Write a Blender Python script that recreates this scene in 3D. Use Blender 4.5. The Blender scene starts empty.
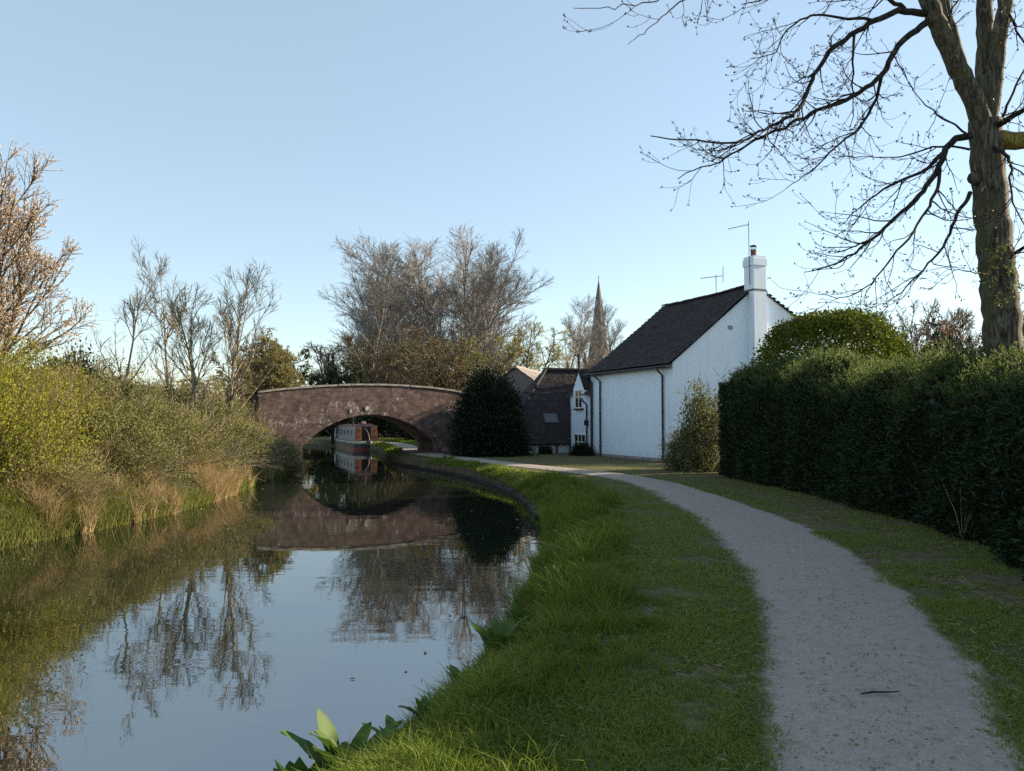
import bpy, math
import numpy as np
from mathutils import Vector

sc = bpy.context.scene
R = math.radians

# ------------------------------------------------------------------ camera
F = 768.0                       # focal length in photo pixels
CAMZ = 2.12                     # 1.62 m above a towpath that is 0.5 m above the water
PITCH = R(2.65)
cam_d = bpy.data.cameras.new('camera')
cam_d.sensor_width = 36.0
cam_d.lens = F / 1024 * 36.0
cam_d.clip_end = 3000
cam = bpy.data.objects.new('camera', cam_d)
sc.collection.objects.link(cam)
cam.location = (0, 0, CAMZ)
cam.rotation_euler = (R(90) + PITCH, 0, 0)
sc.camera = cam

# ------------------------------------------------------------------ sky, sun, exposure
SUN_AZ, SUN_EL = R(72), R(19)          # azimuth clockwise from +Y
world = bpy.data.worlds.new('World')
sc.world = world
world.use_nodes = True
wn = world.node_tree
sky = wn.nodes.new('ShaderNodeTexSky')
sky.sky_type = 'NISHITA'
sky.sun_disc = False
sky.sun_elevation = SUN_EL
sky.sun_rotation = SUN_AZ
sky.altitude = 60
sky.air_density = 1.0
sky.dust_density = 0.2
sky.ozone_density = 1.0
bg = wn.nodes['Background']
veil = wn.nodes.new('ShaderNodeMix')          # thin even high haze over the whole sky
veil.data_type = 'RGBA'
veil.inputs[0].default_value = 0.5
veil.inputs[7].default_value = (1.80, 2.24, 2.48, 1)
wn.links.new(sky.outputs[0], veil.inputs[6])
wn.links.new(veil.outputs[2], bg.inputs[0])
bg.inputs[1].default_value = 0.105
sun_d = bpy.data.lights.new('sun', 'SUN')
sun_d.energy = 5.0
sun_d.angle = R(0.5)
sun_d.color = (1.0, 0.83, 0.60)
sun = bpy.data.objects.new('sun', sun_d)
sc.collection.objects.link(sun)
sdir = Vector((math.sin(SUN_AZ) * math.cos(SUN_EL), math.cos(SUN_AZ) * math.cos(SUN_EL), math.sin(SUN_EL)))
sun.rotation_euler = (-sdir).to_track_quat('-Z', 'Y').to_euler()
sun.location = (30, 10, 30)
vs = sc.view_settings
vs.view_transform = 'Standard'
vs.look = 'None'
vs.exposure = 1.5
vs.gamma = 1.0
sc.cycles.max_bounces = 6
sc.cycles.diffuse_bounces = 3
sc.cycles.glossy_bounces = 3
sc.cycles.transmission_bounces = 4
sc.cycles.transparent_max_bounces = 6
sc.cycles.use_denoising = False          # fine grass and twigs keep their edges
sc.cycles.use_adaptive_sampling = False
sc.cycles.sample_clamp_indirect = 1.5
try:
    sc.cycles.sampling_pattern = 'BLUE_NOISE'
except TypeError:
    pass


def at(px, py, d):
    """world point on the ray through a photo pixel at distance d along +Y"""
    u, v = (px - 512) / F, (385.5 - py) / F
    c, s = math.cos(PITCH), math.sin(PITCH)
    y, z = c - v * s, s + v * c
    k = d / y
    return np.array([u * k, d, CAMZ + z * k])


# ------------------------------------------------------------------ mesh helpers
def norm(a):
    return a / np.maximum(np.linalg.norm(a, axis=-1, keepdims=True), 1e-9)


class MB:
    def __init__(self):
        self.V, self.F, self.n = [], [], 0

    def add(self, V, F):
        V = np.asarray(V, dtype=np.float64).reshape(-1, 3)
        F = np.asarray(F, dtype=np.int64)
        self.V.append(V)
        self.F.append(F + self.n)
        self.n += len(V)
        return self

    def box(self, x0, x1, y0, y1, z0, z1):
        V = [(x, y, z) for z in (z0, z1) for y in (y0, y1) for x in (x0, x1)]
        self.add(V, [(0, 2, 3, 1), (4, 5, 7, 6), (0, 1, 5, 4), (2, 6, 7, 3), (0, 4, 6, 2), (1, 3, 7, 5)])
        return self

    def prism(self, poly, ext):
        """closed polygon (list of 3d points) pushed along the vector ext"""
        P = np.asarray(poly, float)
        n = len(P)
        V = np.vstack([P, P + np.asarray(ext, float)])
        base = self.n
        self.V.append(V)
        self.n += 2 * n
        self.F.append([tuple(base + i for i in range(n))])
        self.F.append([tuple(base + n + i for i in reversed(range(n)))])
        self.F.append(np.array([(base + i, base + n + i, base + n + (i + 1) % n, base + (i + 1) % n) for i in range(n)]))
        return self

    def tube(self, pts, rad, S=6):
        P = np.asarray(pts, float)[None]
        r = np.broadcast_to(np.asarray(rad, float), (P.shape[1],))[None]
        tubes(self, P, r, S, cap=True)
        return self

    def lathe(self, c, prof, S=16, axis=2):
        """prof: list of (radius, height) about a vertical axis through c"""
        c = np.asarray(c, float)
        a = np.linspace(0, 2 * np.pi, S, endpoint=False)
        V = []
        for r, h in prof:
            o = np.zeros((S, 3))
            i, j = [(1, 2), (2, 0), (0, 1)][axis]
            o[:, i] = r * np.cos(a)
            o[:, j] = r * np.sin(a)
            o[:, axis] = h
            V.append(c + o)
        V = np.vstack(V)
        K = len(prof)
        Fq = [(k * S + i, k * S + (i + 1) % S, (k + 1) * S + (i + 1) % S, (k + 1) * S + i) for k in range(K - 1) for i in range(S)]
        self.add(V, Fq)
        return self

    def build(self, name, mat, parent=None, smooth=False, loc=None):
        me = bpy.data.meshes.new(name)
        V = np.vstack(self.V)
        me.vertices.add(len(V))
        me.vertices.foreach_set('co', V.ravel())
        loops, starts, tot = [], [], 0
        for Fa in self.F:
            if isinstance(Fa, np.ndarray):
                m, k = Fa.shape
                loops.append(Fa.ravel())
                starts.append(tot + k * np.arange(m))
                tot += m * k
            else:
                for f in Fa:
                    loops.append(np.array(f))
                    starts.append(np.array([tot]))
                    tot += len(f)
        loops = np.concatenate(loops).astype(np.int32)
        starts = np.concatenate(starts).astype(np.int32)
        me.loops.add(len(loops))
        me.loops.foreach_set('vertex_index', loops)
        me.polygons.add(len(starts))
        me.polygons.foreach_set('loop_start', starts)
        me.update(calc_edges=True)
        me.validate()
        me.polygons.foreach_set('use_smooth', np.full(len(me.polygons), bool(smooth)))
        if mat:
            me.materials.append(mat)
        o = bpy.data.objects.new(name, me)
        sc.collection.objects.link(o)
        if parent:
            o.parent = parent
        if loc is not None:
            o.location = loc
        return o


def tubes(mb, P, Rr, S=3, cap=False):
    """P (N,K,3) polylines, Rr (N,K) radii -> tubes"""
    N, K, _ = P.shape
    T = np.empty_like(P)
    T[:, 1:-1] = P[:, 2:] - P[:, :-2]
    T[:, 0] = P[:, 1] - P[:, 0]
    T[:, -1] = P[:, -1] - P[:, -2]
    T = norm(T)
    mean = norm(T.mean(axis=1))
    ref = np.where(np.abs(mean[:, 2:3]) > 0.8, np.array([[1.0, 0, 0]]), np.array([[0, 0, 1.0]]))
    A = norm(np.cross(T, ref[:, None, :]))
    B = np.cross(T, A)
    th = np.linspace(0, 2 * np.pi, S, endpoint=False)
    V = P[:, :, None, :] + Rr[:, :, None, None] * (A[:, :, None, :] * np.cos(th)[None, None, :, None] + B[:, :, None, :] * np.sin(th)[None, None, :, None])
    idx = np.arange(N * K * S).reshape(N, K, S)
    a = idx[:, :-1, :]
    b = np.roll(a, -1, axis=2)
    c = idx[:, 1:, :]
    d = np.roll(c, -1, axis=2)
    Fq = np.stack([a, b, d, c], axis=-1).reshape(-1, 4)
    mb.add(V.reshape(-1, 3), Fq)
    if cap:
        base = mb.n - N * K * S
        for n in range(N):
            mb.F.append([tuple(base + idx[n, 0, ::-1]), tuple(base + idx[n, -1, :])])


def grow(start, d, length, r0, r1, K, wob, trop, rng):
    N = len(start)
    P = np.empty((N, K + 1, 3))
    P[:, 0] = start
    d = norm(d)
    step = (length / K)[:, None]
    trop = np.asarray(trop, float)
    for k in range(K):
        P[:, k + 1] = P[:, k] + d * step
        d = norm(d + rng.normal(0, wob, (N, 3)) + trop)
    t = np.linspace(0, 1, K + 1)
    return P, r0[:, None] * (1 - t) + r1[:, None] * t


def spawn(P, Rr, per, t0, t1, ang, angv, rng):
    N, K1, _ = P.shape
    K = K1 - 1
    idx = np.repeat(np.arange(N), per)
    M = len(idx)
    u = rng.uniform(0, 1, M)
    t = (t0 + (t1 - t0) * u) * K
    k = np.minimum(t.astype(int), K - 1)
    f = (t - k)[:, None]
    pos = P[idx, k] * (1 - f) + P[idx, k + 1] * f
    tan = norm(P[idx, k + 1] - P[idx, k])
    rad = Rr[idx, k] * (1 - f[:, 0]) + Rr[idx, k + 1] * f[:, 0]
    v = rng.normal(size=(M, 3))
    v = norm(v - (v * tan).sum(1, keepdims=True) * tan)
    a = rng.normal(ang, angv, M)[:, None]
    return pos, tan * np.cos(a) + v * np.sin(a), rad, t / K, idx


def leaves(mb, P, D, L, W, rng):
    """one kite-shaped leaf per point, long axis D"""
    n = len(P)
    D = norm(D)
    s = rng.normal(size=(n, 3))
    s = norm(np.cross(D, s))
    L = np.broadcast_to(L, (n,))[:, None]
    W = np.broadcast_to(W, (n,))[:, None]
    nn = np.cross(D, s)
    mid = P + D * L * 0.45 + nn * L * 0.08
    V = np.stack([P, mid + s * W * .5, P + D * L, mid - s * W * .5], axis=1).reshape(-1, 3)
    mb.add(V, np.arange(4 * n).reshape(n, 4))


def vnoise(P, scale, seed=0):
    """cheap smooth 3d value noise, 0..1"""
    q = np.asarray(P, float) / scale
    i = np.floor(q).astype(np.int64)
    f = q - i
    f = f * f * (3 - 2 * f)

    def h(a):
        n = (a[..., 0] * 374761393 + a[..., 1] * 668265263 + a[..., 2] * 2147483647 + seed * 974711) & 0xFFFFFFFF
        n = ((n ^ (n >> 13)) * 1274126177) & 0xFFFFFFFF
        return ((n ^ (n >> 16)) & 0xFFFF) / 65535.0
    out = 0
    for dx in (0, 1):
        for dy in (0, 1):
            for dz in (0, 1):
                w = (f[..., 0] if dx else 1 - f[..., 0]) * (f[..., 1] if dy else 1 - f[..., 1]) * (f[..., 2] if dz else 1 - f[..., 2])
                out = out + w * h(i + np.array([dx, dy, dz]))
    return out


def sstep(a, b, x):
    t = np.clip((x - a) / (b - a), 0, 1)
    return t * t * (3 - 2 * t)


def curve(tab):
    """smooth cubic through (y, x) pairs"""
    T = np.array(sorted(tab), float)
    X, Y = T[:, 0], T[:, 1]
    m = np.gradient(Y, X)

    def f(x):
        x = np.asarray(x, float)
        xc = np.clip(x, X[0], X[-1])
        i = np.clip(np.searchsorted(X, xc) - 1, 0, len(X) - 2)
        h = X[i + 1] - X[i]
        t = (xc - X[i]) / h
        y = (2 * t**3 - 3 * t**2 + 1) * Y[i] + (t**3 - 2 * t**2 + t) * h * m[i] + (-2 * t**3 + 3 * t**2) * Y[i + 1] + (t**3 - t**2) * h * m[i + 1]
        return y + np.where(x < X[0], (x - X[0]) * m[0], 0) + np.where(x > X[-1], (x - X[-1]) * m[-1], 0)
    return f


def tag(o, label, cat, group=None, kind=None):
    if label:
        o['label'] = label
    if cat:
        o['category'] = cat
    if group:
        o['group'] = group
    if kind:
        o['kind'] = kind
    return o


def empty(name, loc, label, cat, group=None, rz=0.0):
    o = bpy.data.objects.new(name, None)
    sc.collection.objects.link(o)
    o.location = loc
    o.rotation_euler = (0, 0, rz)
    o.empty_display_size = 0.2
    return tag(o, label, cat, group)


def copy_tree(root, loc, rz, scale, label, group=None):
    r = root.copy()
    sc.collection.objects.link(r)
    r.location, r.rotation_euler, r.scale = loc, (0, 0, rz), scale
    r['label'] = label
    if group:
        r['group'] = group
    elif 'group' in r:
        del r['group']
    for ch in list(root.children):
        c = ch.copy()
        sc.collection.objects.link(c)
        c.parent = r
        for g in ch.children:
            d = g.copy()
            sc.collection.objects.link(d)
            d.parent = c
    return r


# ------------------------------------------------------------------ materials
def new_mat(name):
    m = bpy.data.materials.new(name)
    m.use_nodes = True
    nt = m.node_tree
    nt.nodes.clear()
    out = nt.nodes.new('ShaderNodeOutputMaterial')
    return m, nt, out


def nd(nt, t, **kw):
    n = nt.nodes.new(t)
    for k, v in kw.items():
        setattr(n, k, v)
    return n


def ramp(nt, fac, stops):
    r = nd(nt, 'ShaderNodeValToRGB')
    e = r.color_ramp.elements
    while len(e) < len(stops):
        e.new(0.5)
    for el, (p, c) in zip(e, stops):
        el.position = p
        el.color = (*c, 1)
    nt.links.new(fac, r.inputs[0])
    return r.outputs[0]


def noise(nt, scale, detail=4, rough=.6, vec=None, coord='Object'):
    n = nd(nt, 'ShaderNodeTexNoise')
    n.inputs['Scale'].default_value = scale
    n.inputs['Detail'].default_value = detail
    n.inputs['Roughness'].default_value = rough
    if vec is None:
        vec = nd(nt, 'ShaderNodeTexCoord').outputs[coord]
    nt.links.new(vec, n.inputs['Vector'])
    return n.outputs['Fac']


def mixc(nt, fac, a, b, mode='MIX'):
    m = nd(nt, 'ShaderNodeMix', data_type='RGBA', blend_type=mode)
    for s, v in ((m.inputs[0], fac), (m.inputs[6], a), (m.inputs[7], b)):
        if isinstance(v, (int, float)):
            s.default_value = v
        elif isinstance(v, tuple):
            s.default_value = (*v, 1)
        else:
            nt.links.new(v, s)
    return m.outputs[2]


def bump(nt, h, strength=.4, dist=.02):
    b = nd(nt, 'ShaderNodeBump')
    b.inputs['Strength'].default_value = strength
    b.inputs['Distance'].default_value = dist
    nt.links.new(h, b.inputs['Height'])
    return b.outputs[0]


def pbsdf(nt, out, col, rough=.7, nrm=None, metal=0.0, spec=.4):
    p = nd(nt, 'ShaderNodeBsdfPrincipled')
    if isinstance(col, tuple):
        p.inputs['Base Color'].default_value = (*col, 1)
    else:
        nt.links.new(col, p.inputs['Base Color'])
    p.inputs['Roughness'].default_value = rough
    p.inputs['Metallic'].default_value = metal
    p.inputs['Specular IOR Level'].default_value = spec
    if nrm is not None:
        nt.links.new(nrm, p.inputs['Normal'])
    if out is not None:
        nt.links.new(p.outputs[0], out.inputs[0])
    return p


def plain(name, col, rough=.6, metal=0.0, spec=.4, var=.25, scale=6):
    m, nt, out = new_mat(name)
    n = noise(nt, scale)
    c = ramp(nt, n, [(.3, tuple(v * (1 - var) for v in col)), (.7, tuple(min(1, v * (1 + var * .6)) for v in col))])
    pbsdf(nt, out, c, rough, bump(nt, n, .15, .01), metal, spec)
    return m


def leaf_mat(name, cols, trans=.35, patch=2.0, patchcol=None, rough=.5, spec=.3):
    """colour differs leaf by leaf and in broad patches; light passes through"""
    m, nt, out = new_mat(name)
    g = nd(nt, 'ShaderNodeNewGeometry')
    k = len(cols)
    c = ramp(nt, g.outputs['Random Per Island'], [((i + .5) / k, cc) for i, cc in enumerate(cols)])
    f = noise(nt, 1.0 / patch, 3)
    f = ramp(nt, f, [(.4, (0, 0, 0)), (.62, (1, 1, 1))])
    c = mixc(nt, f, c, patchcol or tuple(v * 1.5 for v in cols[-1]))
    c2 = mixc(nt, .35, c, patchcol or cols[-1])
    p = pbsdf(nt, None, c2, rough, spec=spec)
    t = nd(nt, 'ShaderNodeBsdfTranslucent')
    nt.links.new(mixc(nt, .3, c2, (.5, .6, .1), 'OVERLAY'), t.inputs[0])
    mx = nd(nt, 'ShaderNodeMixShader')
    mx.inputs[0].default_value = trans
    nt.links.new(p.outputs[0], mx.inputs[1])
    nt.links.new(t.outputs[0], mx.inputs[2])
    nt.links.new(mx.outputs[0], out.inputs[0])
    return m


def bark_mat(name, a, b, scale=6, moss=None):
    m, nt, out = new_mat(name)
    co = nd(nt, 'ShaderNodeTexCoord')
    mp = nd(nt, 'ShaderNodeMapping')
    mp.inputs['Scale'].default_value = (1, 1, .3)
    nt.links.new(co.outputs['Object'], mp.inputs[0])
    n = noise(nt, scale, 6, .7, mp.outputs[0])
    c = ramp(nt, n, [(.3, a), (.7, b)])
    mp2 = nd(nt, 'ShaderNodeMapping')
    mp2.inputs['Scale'].default_value = (1, 1, .16)
    nt.links.new(co.outputs['Object'], mp2.inputs[0])
    crack = ramp(nt, noise(nt, scale * 2.4, 5, .65, mp2.outputs[0]), [(.36, (.22, .22, .22)), (.52, (1, 1, 1))])
    c = mixc(nt, 1.0, c, crack, 'MULTIPLY')
    n = mixc(nt, .5, n, crack)
    if moss:
        f = ramp(nt, noise(nt, 1.6, 4), [(.45, (0, 0, 0)), (.6, (1, 1, 1))])
        c = mixc(nt, f, c, moss)
    pbsdf(nt, out, c, .85, bump(nt, n, .9, .05), spec=.15)
    return m


M = {}
M['bark_big'] = bark_mat('bark_grey_brown', (.030, .027, .022), (.19, .17, .13), 11, (.095, .09, .05))
M['bark_moss'] = bark_mat('bark_moss', (.16, .14, .04), (.34, .28, .07), 14)
M['twig_dark'] = bark_mat('twig_dark', (.018, .015, .012), (.05, .042, .033), 10)
M['bark_far'] = bark_mat('bark_far', (.19, .175, .16), (.33, .305, .28), 3)
M['bark_pale'] = bark_mat('bark_pale', (.16, .135, .095), (.34, .29, .20), 5)
M['bark_scrub'] = bark_mat('bark_scrub', (.10, .075, .05), (.22, .17, .11), 5)
M['bud'] = leaf_mat('bud', [(.05, .045, .02), (.07, .075, .025), (.03, .028, .018)], .2)
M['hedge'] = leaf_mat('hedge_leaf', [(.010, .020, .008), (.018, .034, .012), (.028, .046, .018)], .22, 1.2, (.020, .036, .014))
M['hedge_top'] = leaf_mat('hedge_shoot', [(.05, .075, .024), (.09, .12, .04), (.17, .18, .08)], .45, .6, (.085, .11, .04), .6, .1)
M['privet'] = leaf_mat('privet_leaf', [(.04, .06, .006), (.07, .10, .010), (.13, .15, .012)], .28, 1.0, (.09, .11, .012), .55, .15)
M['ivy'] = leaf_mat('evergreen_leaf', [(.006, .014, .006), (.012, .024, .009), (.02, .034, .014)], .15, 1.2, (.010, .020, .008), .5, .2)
M['bramble'] = leaf_mat('bramble_leaf', [(.07, .085, .024), (.13, .14, .04), (.23, .20, .09), (.18, .145, .085)], .3, .7, (.16, .155, .055), .6, .1)
M['bramble2'] = leaf_mat('scrub_leaf', [(.10, .115, .03), (.17, .175, .05), (.30, .25, .12)], .3, .6, (.20, .185, .07), .6, .1)
M['hawthorn'] = leaf_mat('hawthorn_leaf', [(.09, .105, .016), (.17, .18, .028), (.27, .26, .05), (.17, .145, .07)], .32, .7, (.20, .20, .03), .6, .1)
M['olive'] = leaf_mat('catkin_leaf', [(.20, .165, .07), (.25, .21, .085), (.17, .16, .055)], .35, 2.0, (.22, .19, .075))
M['yellow'] = leaf_mat('young_leaf', [(.28, .26, .08), (.36, .33, .09), (.27, .21, .10)], .45, 2.0, (.33, .30, .09))
M['blossom'] = leaf_mat('blossom', [(.66, .52, .46), (.74, .62, .56), (.45, .29, .20), (.58, .48, .34)], .4, 1.0, (.66, .52, .45))
M['pinkish'] = leaf_mat('plum_leaf', [(.20, .10, .10), (.30, .17, .16), (.26, .18, .14)], .3, 1.0, (.24, .14, .13))
M['darkgreen'] = leaf_mat('conifer_leaf', [(.035, .05, .022), (.055, .07, .03), (.08, .09, .04)], .2, 2.0, (.06, .07, .03))
M['shrub_pale'] = leaf_mat('pale_shrub_leaf', [(.10, .11, .05), (.17, .18, .09), (.28, .28, .17), (.08, .09, .03)], .3, .4, (.14, .145, .06), .6, .1)
M['grass'] = leaf_mat('grass_blade', [(.055, .115, .016), (.10, .18, .024), (.15, .225, .034), (.30, .28, .11)], .4, .4, (.19, .235, .045), .6, .05)
M['grass_long'] = leaf_mat('long_grass_blade', [(.05, .10, .012), (.09, .15, .018), (.16, .20, .035)], .4, .5, (.15, .18, .03), .6, .10)
M['reed'] = leaf_mat('dead_reed', [(.30, .21, .11), (.38, .28, .15), (.22, .15, .08), (.17, .15, .06)], .3, .8, (.30, .22, .12))
M['bank_grass'] = leaf_mat('bank_grass_blade', [(.09, .12, .02), (.13, .15, .03), (.17, .155, .05)], .4, 1.5, (.12, .125, .03))
M['dock'] = leaf_mat('dock_leaf', [(.05, .10, .018), (.065, .12, .022), (.08, .13, .03)], .25, .2, (.06, .11, .022), .55, .15)
M['straw'] = leaf_mat('cut_straw', [(.30, .25, .14), (.22, .17, .09), (.16, .12, .06)], .1, 1.0, (.25, .2, .11))


def brick_mat():
    m, nt, out = new_mat('old_brick')
    co = nd(nt, 'ShaderNodeTexCoord')
    sp = nd(nt, 'ShaderNodeSeparateXYZ')
    nt.links.new(co.outputs['Object'], sp.inputs[0])
    cb = nd(nt, 'ShaderNodeCombineXYZ')
    ad = nd(nt, 'ShaderNodeMath', operation='ADD')
    nt.links.new(sp.outputs[0], ad.inputs[0])
    nt.links.new(sp.outputs[1], ad.inputs[1])
    nt.links.new(ad.outputs[0], cb.inputs[0])
    nt.links.new(sp.outputs[2], cb.inputs[1])
    b = nd(nt, 'ShaderNodeTexBrick')
    nt.links.new(cb.outputs[0], b.inputs['Vector'])
    b.inputs['Color1'].default_value = (.088, .057, .050, 1)
    b.inputs['Color2'].default_value = (.16, .102, .088, 1)
    b.inputs['Mortar'].default_value = (.17, .14, .13, 1)
    b.inputs['Scale'].default_value = 1.0
    b.inputs['Mortar Size'].default_value = .007
    b.inputs['Brick Width'].default_value = .235
    b.inputs['Row Height'].default_value = .08
    n1 = noise(nt, 2.2, 6, .7)
    soot = ramp(nt, n1, [(.32, (.30, .28, .30)), (.62, (1, 1, 1))])
    c = mixc(nt, 1.0, b.outputs[0], soot, 'MULTIPLY')
    # lime and salt staining with its own shapes
    n2 = noise(nt, 1.3, 8, .72)
    st = ramp(nt, n2, [(.53, (0, 0, 0)), (.64, (1, 1, 1))])
    n3 = noise(nt, 9.0, 5, .7)
    st2 = ramp(nt, n3, [(.46, (0, 0, 0)), (.62, (1, 1, 1))])
    c = mixc(nt, mixc(nt, 1.0, st, st2, 'MULTIPLY'), c, (.55, .50, .47))
    
    n4 = noise(nt, 40, 3)
    pbsdf(nt, out, c, .9, bump(nt, mixc(nt, .4, b.outputs['Fac'], n4), -.4, .02), spec=.2)
    return m


def tile_mat(name, cols, moss=(.10, .10, .05)):
    m, nt, out = new_mat(name)
    g = nd(nt, 'ShaderNodeNewGeometry')
    k = len(cols)
    c = ramp(nt, g.outputs['Random Per Island'], [((i + .5) / k, cc) for i, cc in enumerate(cols)])
    n = noise(nt, 2.5, 6, .7)
    c = mixc(nt, ramp(nt, n, [(.55, (0, 0, 0)), (.75, (.7, .7, .7))]), c, moss)
    n2 = noise(nt, 30, 3)
    pbsdf(nt, out, c, .85, bump(nt, n2, .4, .01), spec=.2)
    return m


def white_mat():
    m, nt, out = new_mat('white_render')
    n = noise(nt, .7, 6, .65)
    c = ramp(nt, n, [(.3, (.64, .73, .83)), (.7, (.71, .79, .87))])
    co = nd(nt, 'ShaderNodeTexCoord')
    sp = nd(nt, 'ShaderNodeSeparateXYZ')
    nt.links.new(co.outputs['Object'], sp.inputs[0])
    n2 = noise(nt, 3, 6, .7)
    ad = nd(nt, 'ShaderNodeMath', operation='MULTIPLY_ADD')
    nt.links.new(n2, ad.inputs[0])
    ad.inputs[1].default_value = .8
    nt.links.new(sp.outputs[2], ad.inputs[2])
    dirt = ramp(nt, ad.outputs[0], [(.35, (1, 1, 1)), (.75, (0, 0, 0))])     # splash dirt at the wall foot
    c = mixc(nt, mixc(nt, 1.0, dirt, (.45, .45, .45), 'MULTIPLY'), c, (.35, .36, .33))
    mp = nd(nt, 'ShaderNodeMapping')
    mp.inputs['Scale'].default_value = (5, 5, .35)
    nt.links.new(co.outputs['Object'], mp.inputs[0])
    streak = ramp(nt, noise(nt, 1.0, 5, .6, mp.outputs[0]), [(.52, (0, 0, 0)), (.75, (.30, .30, .30))])
    c = mixc(nt, streak, c, (.45, .48, .48))
    n3 = noise(nt, 18, 6, .7)
    pbsdf(nt, out, c, .85, bump(nt, n3, .02, .01), spec=.1)
    return m


M['brick'] = brick_mat()
M['stone'] = plain('coping_stone', (.27, .24, .22), .85, var=.4, scale=4)
M['spire_stone'] = plain('spire_stone', (.15, .135, .125), .9, var=.35, scale=.5)
M['edging'] = plain('canal_edging', (.022, .018, .014), .85, var=.5, scale=3)
M['tile'] = tile_mat('clay_tile_dark', [(.024, .021, .022), (.034, .029, .029), (.044, .037, .035), (.030, .027, .029)], (.040, .038, .030))
M['tile_light'] = tile_mat('slate_light', [(.20, .18, .17), (.25, .22, .20), (.17, .155, .15)], (.20, .18, .14))
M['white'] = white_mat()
M['black_pipe'] = plain('black_plastic', (.012, .012, .014), .4, spec=.5)
M['frame'] = plain('white_paint', (.78, .78, .76), .45, var=.06)
M['glass'] = plain('window_glass', (.02, .025, .03), .06, spec=.9, var=.1)
M['lead'] = plain('lead_flashing', (.05, .055, .065), .6)
M['terracotta'] = plain('terracotta', (.11, .055, .045), .8)
M['alu'] = plain('aerial_metal', (.22, .22, .22), .45, .6)
M['timber'] = plain('weathered_timber', (.13, .10, .07), .9, var=.4)
M['hull_grey'] = plain('boat_grey_paint', (.20, .19, .20), .45, var=.2)
M['hull_dark'] = plain('boat_black', (.03, .035, .04), .5)
M['boat_red'] = plain('boat_red', (.20, .035, .03), .4)
M['boat_roof'] = plain('boat_roof', (.20, .15, .15), .6)
M['boat_cream'] = plain('boat_cream', (.42, .38, .32), .5, var=.15)
M['boat_orange'] = plain('boat_door_wood', (.20, .085, .035), .5)
M['dark_hole'] = plain('dark_interior', (.008, .008, .008), .9)
M['hub'] = plain('chrome', (.5, .5, .5), .25, 1.0)
M['plate_white'] = plain('plate_white', (.36, .35, .33), .7, var=.3)


def ground_mat():
    m, nt, out = new_mat('ground_soil')
    n = noise(nt, .5, 6, .65)
    n2 = noise(nt, 7, 5, .7)
    c = ramp(nt, n2, [(.3, (.06, .055, .028)), (.55, (.12, .10, .06)), (.75, (.20, .165, .11))])
    c = mixc(nt, ramp(nt, n, [(.5, (0, 0, 0)), (.7, (.8, .8, .8))]), c, (.07, .058, .035))
    pbsdf(nt, out, c, .95, bump(nt, n2, .6, .05), spec=.1)
    return m


def path_mat():
    m, nt, out = new_mat('gravel_path')
    n1 = noise(nt, .8, 5, .6)
    n2 = noise(nt, 14, 6, .75)
    n3 = noise(nt, 90, 4, .7)
    v = nd(nt, 'ShaderNodeTexVoronoi')
    v.inputs['Scale'].default_value = 55
    nt.links.new(nd(nt, 'ShaderNodeTexCoord').outputs['Object'], v.inputs['Vector'])
    c = ramp(nt, n1, [(.3, (.25, .21, .175)), (.7, (.34, .29, .24))])
    c = mixc(nt, .55, c, ramp(nt, n2, [(.3, (.14, .115, .095)), (.5, (.32, .275, .23)), (.75, (.45, .395, .335))]))
    c = mixc(nt, .3, c, ramp(nt, n3, [(.3, (.09, .08, .07)), (.7, (.52, .48, .43))]))
    c = mixc(nt, ramp(nt, noise(nt, 3.2, 7, .8), [(.60, (0, 0, 0)), (.72, (.7, .7, .7))]), c, (.14, .115, .085))
    c = mixc(nt, .18, c, ramp(nt, v.outputs['Distance'], [(0, (.55, .52, .48)), (.6, (.1, .09, .08))]))
    # trodden earth and moss towards the verges
    at_ = nd(nt, 'ShaderNodeAttribute', attribute_name='verge')
    sm = nd(nt, 'ShaderNodeMath', operation='MULTIPLY_ADD')
    nt.links.new(noise(nt, 4.5, 7, .75), sm.inputs[0])
    sm.inputs[1].default_value = 1.1
    nt.links.new(at_.outputs['Fac'], sm.inputs[2])
    soil = ramp(nt, n2, [(.3, (.05, .045, .02)), (.7, (.15, .12, .075))])
    c = mixc(nt, ramp(nt, sm.outputs[0], [(.66, (0, 0, 0)), (1.0, (1, 1, 1))]), c, soil)
    h = mixc(nt, .5, n3, v.outputs['Distance'])
    pbsdf(nt, out, c, .95, bump(nt, h, .5, .010), spec=.15)
    return m


def water_mat():
    m, nt, out = new_mat('canal_water')
    co = nd(nt, 'ShaderNodeTexCoord')
    mp = nd(nt, 'ShaderNodeMapping')
    mp.inputs['Scale'].default_value = (.55, 1.7, 1)
    nt.links.new(co.outputs['Object'], mp.inputs[0])
    n1 = noise(nt, 1.6, 3, .5, mp.outputs[0])
    n2 = noise(nt, .35, 3, .5)
    h = mixc(nt, ramp(nt, n2, [(.4, (.25, .25, .25)), (.65, (1, 1, 1))]), (.5, .5, .5), n1)
    p = pbsdf(nt, out, (.010, .014, .008), .012, bump(nt, h, .065, .05))
    p.inputs['IOR'].default_value = 4.3
    p.inputs['Specular IOR Level'].default_value = .5
    return m


M['pebble'] = plain('pebble', (.20, .185, .165), .9, var=.5, scale=20)
M['ground'] = ground_mat()
M['path'] = path_mat()
M['water'] = water_mat()

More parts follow.
